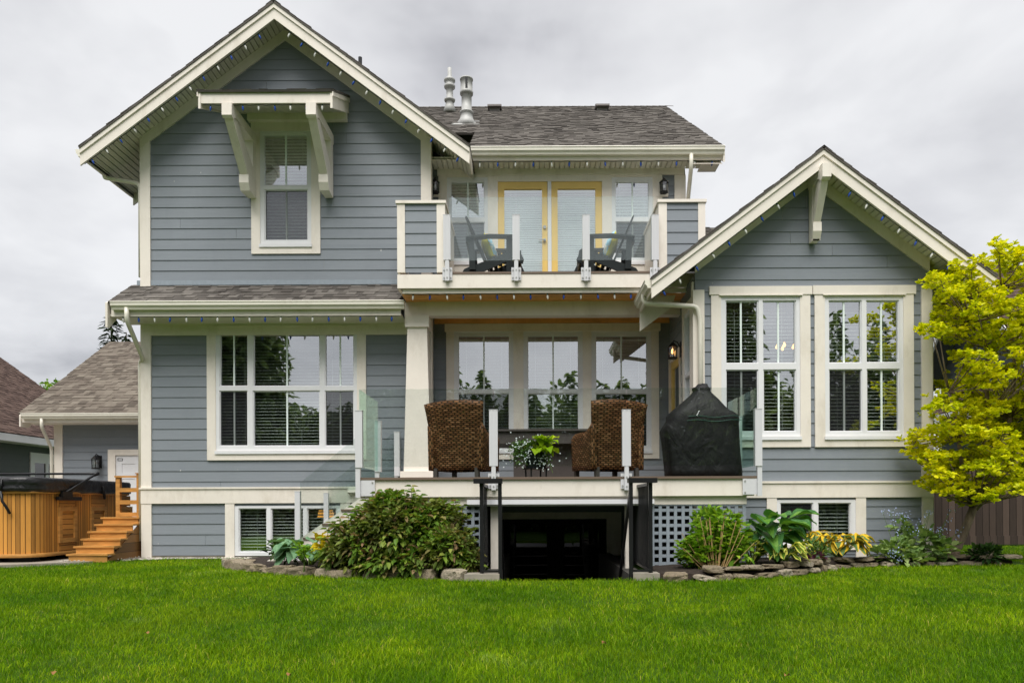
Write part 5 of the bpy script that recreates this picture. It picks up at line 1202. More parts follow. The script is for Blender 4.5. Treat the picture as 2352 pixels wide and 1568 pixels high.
# adirondack chairs on the balcony
def adirondack(label):
    t = thing('adirondack_chair', label, 'chair', (0, 0, 0), 'adirondack chairs on the balcony')
    def b(n, mb, m='adiron', sm=False): o = mb.build(n, M[m], None, sm); o.parent = t; return o
    for y in (-.29, .29):
        mb = MB(); mb.prism([(.0, .0), (.16, 0), (.80, .26), (.98, .20), (1.0, .26), (.93, .40), (.80, .41), (.42, .25), (.30, .21), (.05, .12), (.01, .06)], y-.016, y+.016); b('side_rail', mb)
        mb = MB(); mb.prism([(.72, 0), (.83, 0), (.83, .60), (.72, .60)], y*1.08-.018, y*1.08+.018); b('front_leg', mb)
        mb = MB(); mb.prism([(.13, .10), (.23, .10), (.20, .60), (.12, .60)], y*1.12-.016, y*1.12+.016); b('back_leg', mb)
        mb = MB(); mb.prism([(.08, .585), (.13, .60), (.45, .625), (.86, .615), (.90, .60), (.86, .592), (.45, .598), (.13, .575)], y*1.12-.075, y*1.12+.075); b('arm', mb)
    for i in range(7): x = .42+i*.077; z = .245+.17*math.sin(min(1, i/5.2)*math.pi/2) if i < 6 else .385; mb = MB(); mb.box(x, x+.06, -.30, .30, z+.0, z+.022); b('seat_slat', mb)
    mb = MB(); mb.box(.93, .955, -.31, .31, .20, .40); b('front_skirt', mb)
    mb = MB(); mb.bar((.10, -.33, .56), (.10, .33, .56), .05, .09); b('back_brace', mb)
    for i in range(5):
        y = (i-2)*.112; top = 1.02-.035*abs(i-2)**1.5; x_t = .42-.36*(top-.24)/.78
        mb = MB(); mb.bar((.42, y*.82, .24), (x_t-.0, y*1.12, top), .092, .02, (0, 1, 0)) if False else mb.raw([(.42, y*.82-.044, .24), (.42, y*.82+.044, .24), (x_t, y*1.1+.05, top), (x_t, y*1.1-.05, top), (.40, y*.82-.044, .235), (.40, y*.82+.044, .235), (x_t-.02, y*1.1+.05, top), (x_t-.02, y*1.1-.05, top)], [(0,1,2,3),(4,7,6,5),(0,4,5,1),(1,5,6,2),(2,6,7,3),(3,7,4,0)]); b('back_slat', mb)
    return t
def cushion(label):
    mb = MB(); n = 13; F_, B_ = [], []
    def pt(u, v, s):
        k = (max(0, (1-u**4)*(1-v**4)))**.5; pin = 1-.06*(1-abs(u))*abs(v)**3-.0; return (s*.085*k, u*.22*(1-.07*(1-v*v)*abs(u)**2), v*.22*(1-.07*(1-u*u)*abs(v)**2))
    for s, mi in ((1, 0), (-1, 1)):
        for i in range(n-1):
            for j in range(n-1):
                f = lambda a: -1+2*a/(n-1); q = [(i, j), (i+1, j), (i+1, j+1), (i, j+1)]; mb.face([pt(f(a), f(b), s) for a, b in q], mi)
    o = mb.build('cushion', [M['cushion_front'], M['cushion_back']], None, True); return tag(o, label, 'cushion', 'floral cushions on the balcony chairs')
fx = at(1061, 620, 11.8)[0]; ad = adirondack('black adirondack chair at the left of the balcony, facing right'); ad.location = (fx, 12.0, ZB); ad.scale = (1, 1, 1.03)
fx2 = at(1466, 620, 11.8)[0]; ad2 = copy_tree(ad); ad2['label'] = 'black adirondack chair at the right of the balcony, facing left'; ad2.location = (fx2, 12.0, ZB); ad2.rotation_euler.z = rad(180)
cu = cushion('yellow-backed floral cushion on the left balcony chair'); cu.location = (fx+.43, 11.98, ZB+.53); cu.rotation_euler = (0, rad(-22), rad(6))
cu2 = cushion('yellow-backed floral cushion on the right balcony chair'); cu2.location = (fx2-.43, 11.98, ZB+.54); cu2.rotation_euler = (0, rad(-22), rad(174))

# ------------------------------------------------------------------ foliage helpers (numpy)
def np_mesh(name, V, faces_n, idx, uv, mat, parent=None):
    me = bpy.data.meshes.new(name); me.vertices.add(len(V)); me.vertices.foreach_set('co', V.astype(np.float32).ravel())
    nf_ = len(idx)//faces_n; me.loops.add(len(idx)); me.loops.foreach_set('vertex_index', idx.astype(np.int32))
    me.polygons.add(nf_); me.polygons.foreach_set('loop_start', np.arange(0, len(idx), faces_n, dtype=np.int32))
    if uv is not None: ul = me.uv_layers.new(name='UVMap'); ul.data.foreach_set('uv', uv.astype(np.float32).ravel())
    me.materials.append(M[mat]); me.update(calc_edges=True); return link(name, me, parent)
def unit(a): return a/np.maximum(np.linalg.norm(a, axis=1, keepdims=True), 1e-9)
def leaves(name, P, A, L, W, mat, parent=None, fold=.18, droop=.25, up=None, shape=(.30, 1.0, .68, .85)):
    """P base points, A axes; each leaf is two folded quads (base, shoulder, shoulder, tip)"""
    n = len(P); A = unit(A); U = unit(rng.normal(size=(n, 3))*.35+np.array([0, 0, 1.0])) if up is None else unit(up)
    S = np.cross(A, U); bad = np.linalg.norm(S, axis=1) < .05; S[bad] = [1, 0, 0]; S = unit(S); Nn = np.cross(S, A)
    L = np.asarray(L).reshape(-1, 1)*np.ones((n, 1)); W = np.asarray(W).reshape(-1, 1)*np.ones((n, 1))
    a1, w1, a2, w2 = shape; z = np.array([[0, 0, 1.0]])
    tip = P+A*L-z*L*droop
    l1 = P+A*L*a1-z*L*droop*a1*a1-S*W*.5*w1+Nn*W*fold; r1 = P+A*L*a1-z*L*droop*a1*a1+S*W*.5*w1+Nn*W*fold
    l2 = P+A*L*a2-z*L*droop*a2*a2-S*W*.5*w2+Nn*W*fold; r2 = P+A*L*a2-z*L*droop*a2*a2+S*W*.5*w2+Nn*W*fold
    V = np.stack([P, l1, l2, tip, r2, r1], 1).reshape(-1, 3)
    idx = (np.array([0, 1, 2, 3, 0, 3, 4, 5])[None]+6*np.arange(n)[:, None]).ravel()
    uv = np.tile(np.array([[0, 0], [-1, .3], [-1, .7], [0, 1], [0, 0], [0, 1], [1, .7], [1, .3]]), (n, 1))
    return np_mesh(name, V, 4, idx, uv, mat, parent)
def rand_dir(n, up=0.0):
    d = rng.normal(size=(n, 3)); d[:, 2] += up; return unit(d)
def big_leaf(mb, base, az, length, width, rise, droop, roll=0.0, stalk=.15, wave=.02):
    """one broad arching leaf with UV (x across -1..1, y along)"""
    d = Vector((math.cos(az), math.sin(az), 0)); s = Vector((-math.sin(az), math.cos(az), 0)); b = Vector(base)
    n, m = 8, 5; pts = []
    ph = random.uniform(0, 6)
    for i in range(n+1):
        t = i/n; fwd = length*t*(1-.12*t); up = rise*length*t - droop*length*t*t
        w_ = width*.5*(math.sin(math.pi*min(1, t*.93+.05))**.75)*(1.15-.45*t)
        row = []
        for j in range(m):
            u = -1+2*j/(m-1); row.append(b+d*(stalk+fwd)+Vector((0, 0, stalk*1.1+up+abs(u)*w_*.35-.2*w_*u*roll+wave*math.sin(t*9+ph+u)*abs(u)))+s*(u*w_))
        pts.append(row)
    for i in range(n):
        for j in range(m-1):
            q = [(i, j), (i+1, j), (i+1, j+1), (i, j+1)]; mb.face([pts[a][c] for a, c in q], 0, [(-1+2*c/(m-1)+.0001, a/n+.0001) for a, c in q])
    mb_st = [b, b+d*stalk*.5+Vector((0, 0, stalk*.75)), b+d*stalk+Vector((0, 0, stalk*1.1))]
    return mb_st
def hosta(name, label, x, y, z0, r, h, n, leafL, leafW, mat, seed):
    random.seed(seed); t = thing(name, label, 'plant', (x, y, z0)); lf = MB(); sk = MB()
    for i in range(n):
        k = (i+.5)/n; az = i*2.399+random.uniform(-.3, .3); rr = r*(.15+.55*k); tall = h*(1.0-.55*k)
        b = (x+.03*math.cos(az), y+.03*math.sin(az), z0)
        L = leafL*random.uniform(.8, 1.1); st_ = max(.04, tall*.62)
        s_ = big_leaf(lf, (x+rr*.35*math.cos(az), y+rr*.35*math.sin(az), z0+tall*.15), az+random.uniform(-.25, .25), L, leafW*random.uniform(.85, 1.12), random.uniform(.15, .45)*(1.2-k*.7), random.uniform(.30, .72), random.uniform(-.6, .6), st_)
        sk.tube([b]+s_[1:], [.006, .005, .004], 5)
    o = lf.build('leaves', M[mat], None, True, fix=False); o.parent = t; o.matrix_parent_inverse = Matrix.Translation(t.location).inverted()
    o = sk.build('stalks', M['green_stem'], None, True); o.parent = t; o.matrix_parent_inverse = Matrix.Translation(t.location).inverted()
    return t
def stuffpart(o): o['kind'] = 'stuff'; return o

# --- big leafy shrub left of the stairwell
S_ = lambda dx, dy, Y=9.2: np.array(at(dx, dy, Y))
bush = thing('shrub', 'large dark green and bronze leafed shrub in front of the left lattice', 'shrub', tuple(S_(920, 1318)))
ell = [(930, 1235, 9.15, .62, .42, .44), (830, 1252, 9.2, .42, .36, .36), (1030, 1262, 9.0, .36, .34, .32), (880, 1205, 9.3, .42, .36, .34), (970, 1200, 9.3, .40, .36, .30), (780, 1275, 9.25, .25, .25, .22), (1070, 1290, 8.95, .20, .22, .18), (905, 1165, 9.35, .22, .2, .22), (950, 1290, 8.95, .75, .25, .18), (1010, 1185, 9.4, .30, .22, .18)]
Ps, As = [], []
for dx, dy, Y, rx_, ry_, rz2 in ell:
    n = int(5200*rx_*rz2+300); d = rand_dir(n, .25); r = rng.uniform(.40, 1.04, (n, 1))**.55; r = r*(.86+.22*np.sin(d[:, :1]*7+dx)*np.cos(d[:, 2:]*6+dy)); c = S_(dx, dy, Y)
    P = c+d*np.array([rx_, ry_, rz2])*r; ok = P[:, 2] > .04; Ps.append(P[ok]); As.append((d*.9+rng.normal(size=(n, 3))*.55+np.array([0, -.15, .12]))[ok])
# shoots with paired leaves
stems = MB(); random.seed(11)
for dx, dy in ((862, 1133), (945, 1117), (930, 1128), (1003, 1150), (1047, 1150), (1062, 1162), (845, 1150), (800, 1182), (760, 1200), (1085, 1215), (1040, 1180), (905, 1140), (780, 1190), (880, 1128), (742, 1235), (752, 1215), (815, 1165), (830, 1158), (965, 1138), (985, 1150), (1022, 1158), (1075, 1185), (1092, 1240), (1098, 1262), (1060, 1200), (895, 1150), (920, 1142), (770, 1212), (955, 1128), (872, 1145)):
    tip = S_(dx, dy, 9.25+random.uniform(-.15, .15)); base = S_(920+(dx-920)*.35, 1300, 9.2); mid = (tip+base)/2+np.array([(tip[0]-base[0])*.18, 0, .1])
    pts = [base, mid, tip-np.array([0, 0, .12]), tip]; stems.tube([tuple(p) for p in pts], [.009, .007, .004, .002], 5)
    for k in range(9):
        t_ = .45+.55*k/8; p = tip+(mid-tip)*(1-t_)*1.35; az = k*1.57+random.random()
        for s in (0, math.pi): Ps.append(p[None]); As.append(np.array([[math.cos(az+s), math.sin(az+s), .35]]))
P, A = np.concatenate(Ps), np.concatenate(As); n = len(P)
stuffpart(leaves('foliage', P, A, rng.uniform(.075, .12, n), rng.uniform(.040, .058, n), 'leaf_bush', bush, .2, .30))
part(stems, 'stems', 'bark', bush)

# --- right bed: hydrangea with bare canes
hyd = thing('shrub', 'bright green hydrangea with bare tan canes in front of the right lattice', 'shrub', tuple(S_(1640, 1305, 8.95)))
Ps, As = [], []; can = MB(); random.seed(5)
for i in range(62):
    dx = random.uniform(1558, 1728); Y = random.uniform(8.85, 9.35); top = 1170+abs(dx-1655)**1.5*.085+random.uniform(0, 60); base = S_(1640+(dx-1645)*.35, 1306, Y); tip = S_(dx, top, Y)
    can.tube([tuple(base), tuple((base+tip)/2+np.array([(tip[0]-base[0])*.12, 0, .02])), tuple(tip)], [.006, .005, .003], 5)
    for k in range(7):
        t_ = .30+.7*k/6; p = base+(tip-base)*t_; az = k*1.57+random.random()*1.2
        for s in (0, 1.57, 3.14, 4.71)[:(4 if k == 6 else 3)]: Ps.append(p[None]+rng.normal(size=(1, 3))*.02); As.append(np.array([[math.cos(az+s), math.sin(az+s), .55]]))
for i in range(14):
    dx = random.uniform(1560, 1735); Y = 8.85; b0 = S_(1645+(dx-1645)*.3, 1308, Y); tp = S_(dx, random.uniform(1175, 1260), Y); can.tube([tuple(b0), tuple(tp)], [.006, .004], 5)
for dx, dy, Y, rx_, ry_, rz2 in ((1640, 1250, 9.15, .36, .26, .27), (1610, 1275, 9.0, .28, .2, .16), (1690, 1265, 9.0, .22, .2, .18), (1650, 1205, 9.25, .30, .22, .2), (1625, 1190, 9.3, .2, .2, .14)):
    n = int(1300*rx_*rz2+50); d = rand_dir(n, .2); c = S_(dx, dy, Y); Ps.append(c+d*np.array([rx_, ry_, rz2])*rng.uniform(.6, 1, (n, 1))); As.append(d+rng.normal(size=(n, 3))*.6+np.array([0, 0, .4]))
P, A = np.concatenate(Ps), np.concatenate(As); n = len(P)
stuffpart(leaves('foliage', P, A, rng.uniform(.07, .12, n), rng.uniform(.042, .062, n), 'leaf_light', hyd, .2, .2)); part(can, 'canes', 'stem', hyd)

def gp(dx, dy, z): Y = (CZ-z)*F/(dy-VY+ROLL*(dx-VX)); return at(dx, dy, Y)
big = hosta('hosta', 'large hosta with broad glossy green leaves right of the hydrangea', 2.95, 9.72, .1, .55, .72, 40, .42, .34, 'leaf_hosta_big', 3)
hosta('hosta', 'small hosta with cream-splashed leaves at the stone edging', 3.17, 9.28, .1, .30, .34, 40, .22, .105, 'leaf_hosta_white', 4)
hosta('hosta', 'low hosta with gold-edged leaves below the right basement window', 4.33, 10.30, .12, .46, .36, 60, .26, .18, 'leaf_hosta_gold', 6)
hosta('hosta', 'blue-green hosta left of the large bronze shrub', -3.0, 9.95, .06, .42, .40, 36, .32, .23, 'leaf_hosta_blue', 8)
def tuft(name, label, pts, n, L, W, mat, cat='plant', droop=.2, upb=.4, stalk=None):
    """low leafy plant made of several ellipsoids of leaves"""
    t = thing(name, label, cat, (pts[0][0], pts[0][1], .06)); Ps, As = [], []
    for x, y, z, a, b, c in pts:
        m = max(12, int(n*a*c/sum(q[3]*q[5] for q in pts))); d = rand_dir(m, .3); Ps.append(np.array([x, y, z])+d*np.array([a, b, c])*rng.uniform(.35, 1, (m, 1))); As.append(d+rng.normal(size=(m, 3))*.4+np.array([0, -.1, upb]))
    P, A = np.concatenate(Ps), np.concatenate(As); P[:, 2] = np.maximum(P[:, 2], .05); m = len(P)
    stuffpart(leaves('foliage', P, A, rng.uniform(L*.7, L*1.2, m), rng.uniform(W*.8, W*1.2, m), mat, t, .15, droop)); return t
def pt3(dx, dy, Y, a, b, c): q = at(dx, dy, Y); return (q[0], q[1], q[2], a, b, c)
t = tuft('perennial', 'golden-leaved plant tucked between the blue hosta and the bronze shrub', [pt3(735, 1245, 9.45, .09, .09, .10), pt3(750, 1262, 9.35, .12, .1, .07)], 60, .12, .07, 'leaf_yellow')
t = tuft('seedling', 'small upright green plant at the front of the left flower bed', [pt3(700, 1270, 9.2, .11, .1, .06), pt3(690, 1255, 9.2, .06, .06, .06)], 46, .10, .045, 'leaf_light')
mb = MB(); q = at(697, 1308, 9.2); mb.tube([(q[0], q[1], .02), (q[0]+.01, q[1], .12), (q[0], q[1], .32)], [.008, .007, .004], 6); part(mb, 'stem', 'green_stem', t)
tuft('perennial', 'dark leafy clump at the left end of the left flower bed', [pt3(640, 1262, 10.1, .16, .14, .14), pt3(665, 1275, 9.9, .14, .12, .1)], 130, .10, .045, 'leaf_dark')
tuft('fern', 'feathery green clump behind the cream hosta', [pt3(1850, 1255, 9.8, .20, .18, .16), pt3(1880, 1268, 9.7, .16, .14, .12)], 420, .07, .018, 'leaf_mid')
tuft('coral_bells', 'small purple-leaved plant in the right flower bed', [pt3(1862, 1288, 9.55, .09, .08, .06), pt3(1880, 1278, 9.65, .07, .06, .05)], 46, .08, .06, 'leaf_purple')
tuft('perennial', 'low dark green plant right of the golden tree trunk', [pt3(2265, 1272, 10.35, .22, .16, .12)], 190, .11, .045, 'leaf_dark')
def sprays(t, pts, n, spread, mat_f, base, size=.010):
    """thin flower stems with small five-petal flowers"""
    st_ = MB(); fl = MB(); random.seed(len(pts)*7+n)
    for (dx, dy, Y) in pts:
        q = Vector(at(dx, dy, Y)); b = Vector(base)+Vector(((q.x-base[0])*.45, (q.y-base[1])*.4, 0)); st_.tube([b, (b+q)/2+Vector((random.uniform(-.03, .03), 0, .04)), q], [.004, .003, .002], 4)
        for k in range(n):
            c = q+Vector((random.gauss(0, spread), random.gauss(0, spread), random.gauss(0, spread*.7))); r = size*random.uniform(.8, 1.3); nn = Vector((random.uniform(-.6, .6), -1, random.uniform(-.1, .9))).normalized(); a_ = nn.orthogonal().normalized(); b_ = nn.cross(a_)
            fl.face([c+a_*(r*math.cos(2*math.pi*i/10)*(1 if i % 2 == 0 else .55))+b_*(r*math.sin(2*math.pi*i/10)*(1 if i % 2 == 0 else .55)) for i in range(10)])
            if k % 3 == 0: st_.tube([q-Vector((0, 0, .03)), c], [.002, .001], 3)
    o = part(st_, 'flower_stems', 'green_stem', t); o2 = part(fl, 'flowers', mat_f, t); stuffpart(o2)
brun = tuft('forget_me_not', 'pale green plant with sprays of tiny blue flowers beside the wing corner', [pt3(2060, 1262, 10.4, .26, .2, .14), pt3(2110, 1240, 10.5, .30, .2, .18), pt3(2160, 1262, 10.4, .22, .2, .14), pt3(2030, 1275, 10.35, .2, .15, .1), pt3(2090, 1285, 10.25, .3, .12, .08), pt3(2070, 1210, 10.6, .10, .1, .12)], 420, .125, .085, 'leaf_brun')
random.seed(31)
sprays(brun, [(random.uniform(2025, 2185), random.uniform(1165, 1240), random.uniform(10.3, 10.6)) for i in range(30)]+[(random.uniform(2040, 2080), random.uniform(1265, 1285), 10.2) for i in range(8)]+[(random.uniform(2150, 2215), random.uniform(1205, 1250), 10.4) for i in range(6)], 6, .035, 'petal_blue', at(2095, 1285, 10.4), .0085)

# --- potted flowers on the deck
pp = at(1231, 1070, 9.93); px_, py_ = pp[0], 9.95; zp = ZD+.13
stand = thing('plant_stand', 'low black metal stand under the flower pot', 'stand', (px_, py_, ZD))
mb = MB(); mb.lathe([(.17, .115), (.175, .13), (.17, .135), (.15, .125)], (px_, py_, ZD), 24); part(mb, 'ring', 'black', stand)
for k in range(4): a = rad(45+90*k+20); mb = MB(); mb.bar((px_+.15*math.cos(a), py_+.15*math.sin(a), ZD), (px_+.155*math.cos(a), py_+.155*math.sin(a), ZD+.125), .022, .022); part(mb, 'leg', 'black', stand)
pot = thing('flower_pot', 'black ribbed pot of white flowers and lime green vine between the wicker chairs', 'flower pot', (px_, py_, zp))
pr_ = [(.0, .0), (.135, .0)]
for k in range(9): pr_ += [(.142+.004*k, .01+.022*k), (.137+.004*k, .021+.022*k)]
pr_ += [(.185, .205), (.185, .225), (.165, .225), (.16, .2), (0, .2)]
mb = MB(); mb.lathe(pr_, (px_, py_, zp), 32); part(mb, 'pot', 'dark_plastic', pot, True)
def clump(c, r, m): d = rand_dir(m, .3); return np.array(c)+d*np.array(r)*rng.uniform(.4, 1, (m, 1)), d+rng.normal(size=(m, 3))*.4+np.array([0, 0, .3])
P1, A1 = clump((px_-.16, py_-.05, zp+.26), (.20, .16, .12), 420); P2, A2 = clump((px_-.20, py_-.1, zp+.13), (.14, .1, .12), 200); P3, A3 = clump((px_-.04, py_-.06, zp+.28), (.16, .12, .08), 160); P4, A4 = clump((px_+.12, py_-.16, zp+.12), (.10, .06, .10), 90)
P, A = np.concatenate([P1, P2, P3, P4]), np.concatenate([A1, A2, A3, A4]); stuffpart(leaves('trailing_foliage', P, A, rng.uniform(.025, .05, len(P)), rng.uniform(.012, .022, len(P)), 'leaf_mid', pot))
lf = MB(); random.seed(9)
for k in range(34): az = random.uniform(-2.4, .7); big_leaf(lf, (px_+.11+random.uniform(-.14, .13), py_-.06+random.uniform(-.12, .1), zp+.27+random.uniform(-.09, .10)), az, random.uniform(.12, .16), random.uniform(.13, .17), random.uniform(.1, .6), random.uniform(.3, .9), random.uniform(-1, 1), .03, .01)
stuffpart(part(lf, 'lime_leaves', 'leaf_lime', pot, True))
mb = MB(); q = [(px_+.17, py_-.18, zp+.15), (px_+.20, py_-.21, zp+.0), (px_+.22, py_-.21, zp-.07)]; mb.tube(q, .004, 5); part(mb, 'vine', 'green_stem', pot)
fl = MB(); random.seed(12)
for k in range(190):
    m = random.random(); c = Vector((px_+random.gauss(-.17, .12), py_-.10+random.uniform(-.12, .06), zp+random.gauss(.22, .10))) if m < .75 else Vector((px_+random.gauss(.10, .10), py_-.20, zp+random.gauss(.10, .06)))
    r = random.uniform(.008, .014); nn = Vector((random.uniform(-.5, .5), -1, random.uniform(0, .9))).normalized(); a_ = nn.orthogonal().normalized(); b_ = nn.cross(a_)
    fl.face([c+a_*(r*math.cos(2*math.pi*i/10)*(1 if i % 2 == 0 else .5))+b_*(r*math.sin(2*math.pi*i/10)*(1 if i % 2 == 0 else .5)) for i in range(10)])
stuffpart(part(fl, 'flowers', 'petal_white', pot))
P5, A5 = clump((px_-.02, py_-.1, zp+.30), (.13, .08, .07), 130); stuffpart(leaves('dark_foliage', P5, A5, rng.uniform(.03, .06, len(P5)), rng.uniform(.02, .03, len(P5)), 'leaf_bush', pot))

# ------------------------------------------------------------------ golden tree
def inside(poly, x, y):
    c = False
    for i in range(len(poly)):
        (x1, y1), (x2, y2) = poly[i], poly[i-1]
        if (y1 > y) != (y2 > y) and x < (x2-x1)*(y-y1)/(y2-y1)+x1: c = not c
    return c
tp = [(2262, 548), (2290, 540), (2308, 575), (2352, 548), (2420, 590), (2500, 720), (2520, 900), (2500, 1060), (2440, 1120), (2380, 1105), (2330, 1145), (2290, 1115), (2268, 1140), (2225, 1160), (2170, 1140), (2128, 1110), (2150, 1072), (2105, 1050), (2093, 985), (2112, 962), (2150, 945), (2158, 890), (2200, 860), (2215, 800), (2190, 790), (2138, 772), (2145, 728), (2178, 705), (2148, 668), (2165, 612), (2230, 588)]
tree = thing('golden_tree', 'small golden-leaved tree leaning at the right edge beside the wing', 'tree', at(2185, 1280, 10.65))
random.seed(21); cl = []
tries = 0
while len(cl) < 300 and tries < 16000:
    tries += 1; dx, dy = random.uniform(2085, 2520), random.uniform(535, 1185)
    if not inside(tp, dx, dy): continue
    Y = 10.6+random.gauss(0, .55); Y = min(max(Y, 9.75), 11.5); q = np.array(at(dx, dy, Y))
    if all(np.linalg.norm((q-c)*np.array([1, .8, 1.45])) > .195 for c in cl): cl.append(q)
base = np.array(at(2185, 1283, 10.65)); fork = np.array(at(2238, 1160, 10.6)); tk = MB()
tk.tube([tuple(base-np.array([.03, 0, .06])), tuple(base), tuple((base+fork)/2+np.array([.015, 0, 0])), tuple(fork)], [.10, .072, .062, .054], 12)
mains = []
for dx, dy, Y, r in ((2320, 960, 10.7, .045), (2270, 950, 10.4, .04), (2200, 1000, 10.5, .035), (2400, 960, 10.7, .04), (2350, 1040, 10.3, .03)):
    p = np.array(at(dx, dy, Y)); tk.tube([tuple(fork-np.array([0, 0, .05])), tuple((fork+p)/2+np.array([(p[0]-fork[0])*.12, 0, -.03])), tuple(p)], [r*1.15, r, r*.8], 8); mains.append((p, r*.8))
for dx, dy, Y, k in ((2330, 780, 10.7, 0), (2300, 660, 10.6, None), (2270, 800, 10.5, 1), (2230, 740, 10.5, None), (2180, 900, 10.5, 2), (2430, 760, 10.7, 3), (2400, 640, 10.6, None)):
    p = np.array(at(dx, dy, Y)); s_ = min(mains, key=lambda m: np.linalg.norm(m[0]-p)) if k is None else mains[k]; tk.tube([tuple(s_[0]), tuple((s_[0]+p)/2+rng.normal(size=3)*.03), tuple(p)], [s_[1], s_[1]*.8, s_[1]*.6], 7); mains.append((p, s_[1]*.6))
Ps, As, Ls = [], [], []; nodes = [m[0] for m in mains]+[fork]
for c in cl:
    s_ = min(nodes, key=lambda m: np.linalg.norm(m-c)+(.6 if m[2] > c[2] else 0)); mid = (s_+c)/2+np.array([0, 0, -.05]); tk.tube([tuple(s_), tuple(mid), tuple(c-np.array([0, 0, .06]))], [.013, .010, .006], 5)
    ns = 15
    for k in range(ns):   # shoots, each with a whorl of leaves
        d = rand_dir(1, .5)[0]*np.array([1.15, 1.1, .75]); rr = rng.uniform(.06, .235); s0 = c+d*rr*np.array([1, 1, .62]); m = rng.integers(10, 15)
        if k % 3 == 0: tk.tube([tuple(c-np.array([0, 0, .06])), tuple(s0)], [.005, .003], 4)
        az = rng.uniform(0, 6.28, m); el = rng.uniform(-.1, .75, m); ax = np.stack([np.cos(az), np.sin(az), el], 1)+d*.25; Ps.append(np.repeat(s0[None], m, 0)+rng.normal(size=(m, 3))*.014); As.append(ax); Ls.append(d*.55+np.array([0, 0, .35])+rng.normal(size=(m, 3))*.55)
P, A = np.concatenate(Ps), np.concatenate(As); n = len(P)
stuffpart(leaves('crown', P, A, rng.uniform(.050, .080, n), rng.uniform(.032, .046, n), 'leaf_gold', tree, .14, .12, np.concatenate(Ls), (.38, .85, .74, 1.0)))
part(tk, 'trunk', 'bark_pale', tree, True)

# ------------------------------------------------------------------ far trees
def conifer(label, x, y, h, r, n, parent_thing=None, Ps=None, As=None, zb=0.0):
    for i in range(n):
        k = i/n; z = zb+h*(.02+.98*k**.85); rr = r*(1-k)**.9*(.55+.45*abs(math.sin(i*1.7)))+.05; az = i*2.399+random.random()
        m = max(4, int(rr*9)); s = np.linspace(.15, 1, m)[:, None]; d = np.array([[math.cos(az), math.sin(az), -.25]])
        P = np.array([[x, y, z]])+d*s*rr+rng.normal(size=(m, 3))*.05; Ps.append(P); As.append(np.repeat(d, m, 0)+rng.normal(size=(m, 3))*.6)
random.seed(3); t = thing('conifer', 'dark conifer top rising behind the garage roof', 'tree', (*at(255, 800, 44)[:2], 0)); Ps, As = [], []; q = at(256, 745, 44); conifer('', q[0], 44, q[2]+.6, 2.3, 190, None, Ps, As); P, A = np.concatenate(Ps), np.concatenate(As)
P2 = P[P[:, 2] > 6]; A2 = A[P[:, 2] > 6]; stuffpart(leaves('crown', P2, A2, rng.uniform(.35, .6, len(P2)), rng.uniform(.10, .16, len(P2)), 'leaf_conifer', t, .1, .2)); mb = MB(); mb.tube([(q[0], 44, 0), (q[0], 44, q[2]+.4)], [.25, .03], 8); part(mb, 'trunk', 'bark', t)
t = thing('conifer', 'tiny conifer tip beside the larger one behind the garage', 'tree', (*at(290, 800, 50)[:2], 0)); Ps, As = [], []; q = at(290, 763, 50); conifer('', q[0], 50, q[2], 1.3, 110, None, Ps, As); P, A = np.concatenate(Ps), np.concatenate(As)
P2 = P[P[:, 2] > 7]; A2 = A[P[:, 2] > 7]; stuffpart(leaves('crown', P2, A2, rng.uniform(.3, .5, len(P2)), rng.uniform(.08, .14, len(P2)), 'leaf_conifer', t, .1, .2)); mb = MB(); mb.tube([(q[0], 50, 0), (q[0], 50, q[2])], [.2, .03], 8); part(mb, 'trunk', 'bark', t)
t = thing('tree', 'pale green treetop between the garage roof and the neighbour roof', 'tree', (*at(130, 890, 34)[:2], 0)); q = at(138, 892, 34); P, A = clump((q[0], 34, q[2]-.6), (1.5, 1.2, 1.0), 900); stuffpart(leaves('crown', P, A, rng.uniform(.14, .22, 900), rng.uniform(.09, .13, 900), 'leaf_light', t)); mb = MB(); mb.tube([(q[0], 34, 0), (q[0], 34, q[2]-.5)], [.15, .08], 8); part(mb, 'trunk', 'bark', t)
# the wood behind the camera, seen in the window panes
Ps, As = [], []; random.seed(17)
for x, y, h, r, n in ((-17.6, -20, 24, 4.2, 1100), (-22.5, -21, 26, 4.6, 1100), (11.0, -19, 21, 3.2, 560), (-28, -22, 20, 4, 700), (30, -22, 18, 4, 500)): conifer('', x, y, h, r, n, None, Ps, As, -.8)
for i in range(26):
    x = -14+i*1.75+random.uniform(-.5, .5); y = random.uniform(-24, -19); h = random.uniform(8.2, 10.6)
    if -15 < x < -9: h *= .82
    if 16 < x < 23: h *= 1.35
    m = 900; d = rand_dir(m, .1); c = np.array([x, y, h*.48-.8]); Ps.append(c+d*np.array([1.25+h*.08, 1.2, h*.5])*rng.uniform(.5, 1, (m, 1))); As.append(d+rng.normal(size=(m, 3))*.5)
    conifer('', x+.6, y, h*1.05, 1.0, 60, None, Ps, As, -.8)
m = 9500; Ps.append(np.stack([rng.uniform(-34, 34, m), rng.uniform(-26, -21, m), rng.uniform(-.6, 7.0, m)], 1)); As.append(rand_dir(m)); sz = np.concatenate([np.ones(sum(len(p) for p in Ps[:-1])), np.full(m, 2.2)])
P, A = np.concatenate(Ps), np.concatenate(As); n = len(P)
tag(leaves('woodland', P, A, rng.uniform(.35, .65, n)*sz, rng.uniform(.22, .36, n)*sz, 'leaf_far'), 'dark row of trees across the lawn, reflected in the window panes', 'trees', kind='stuff')

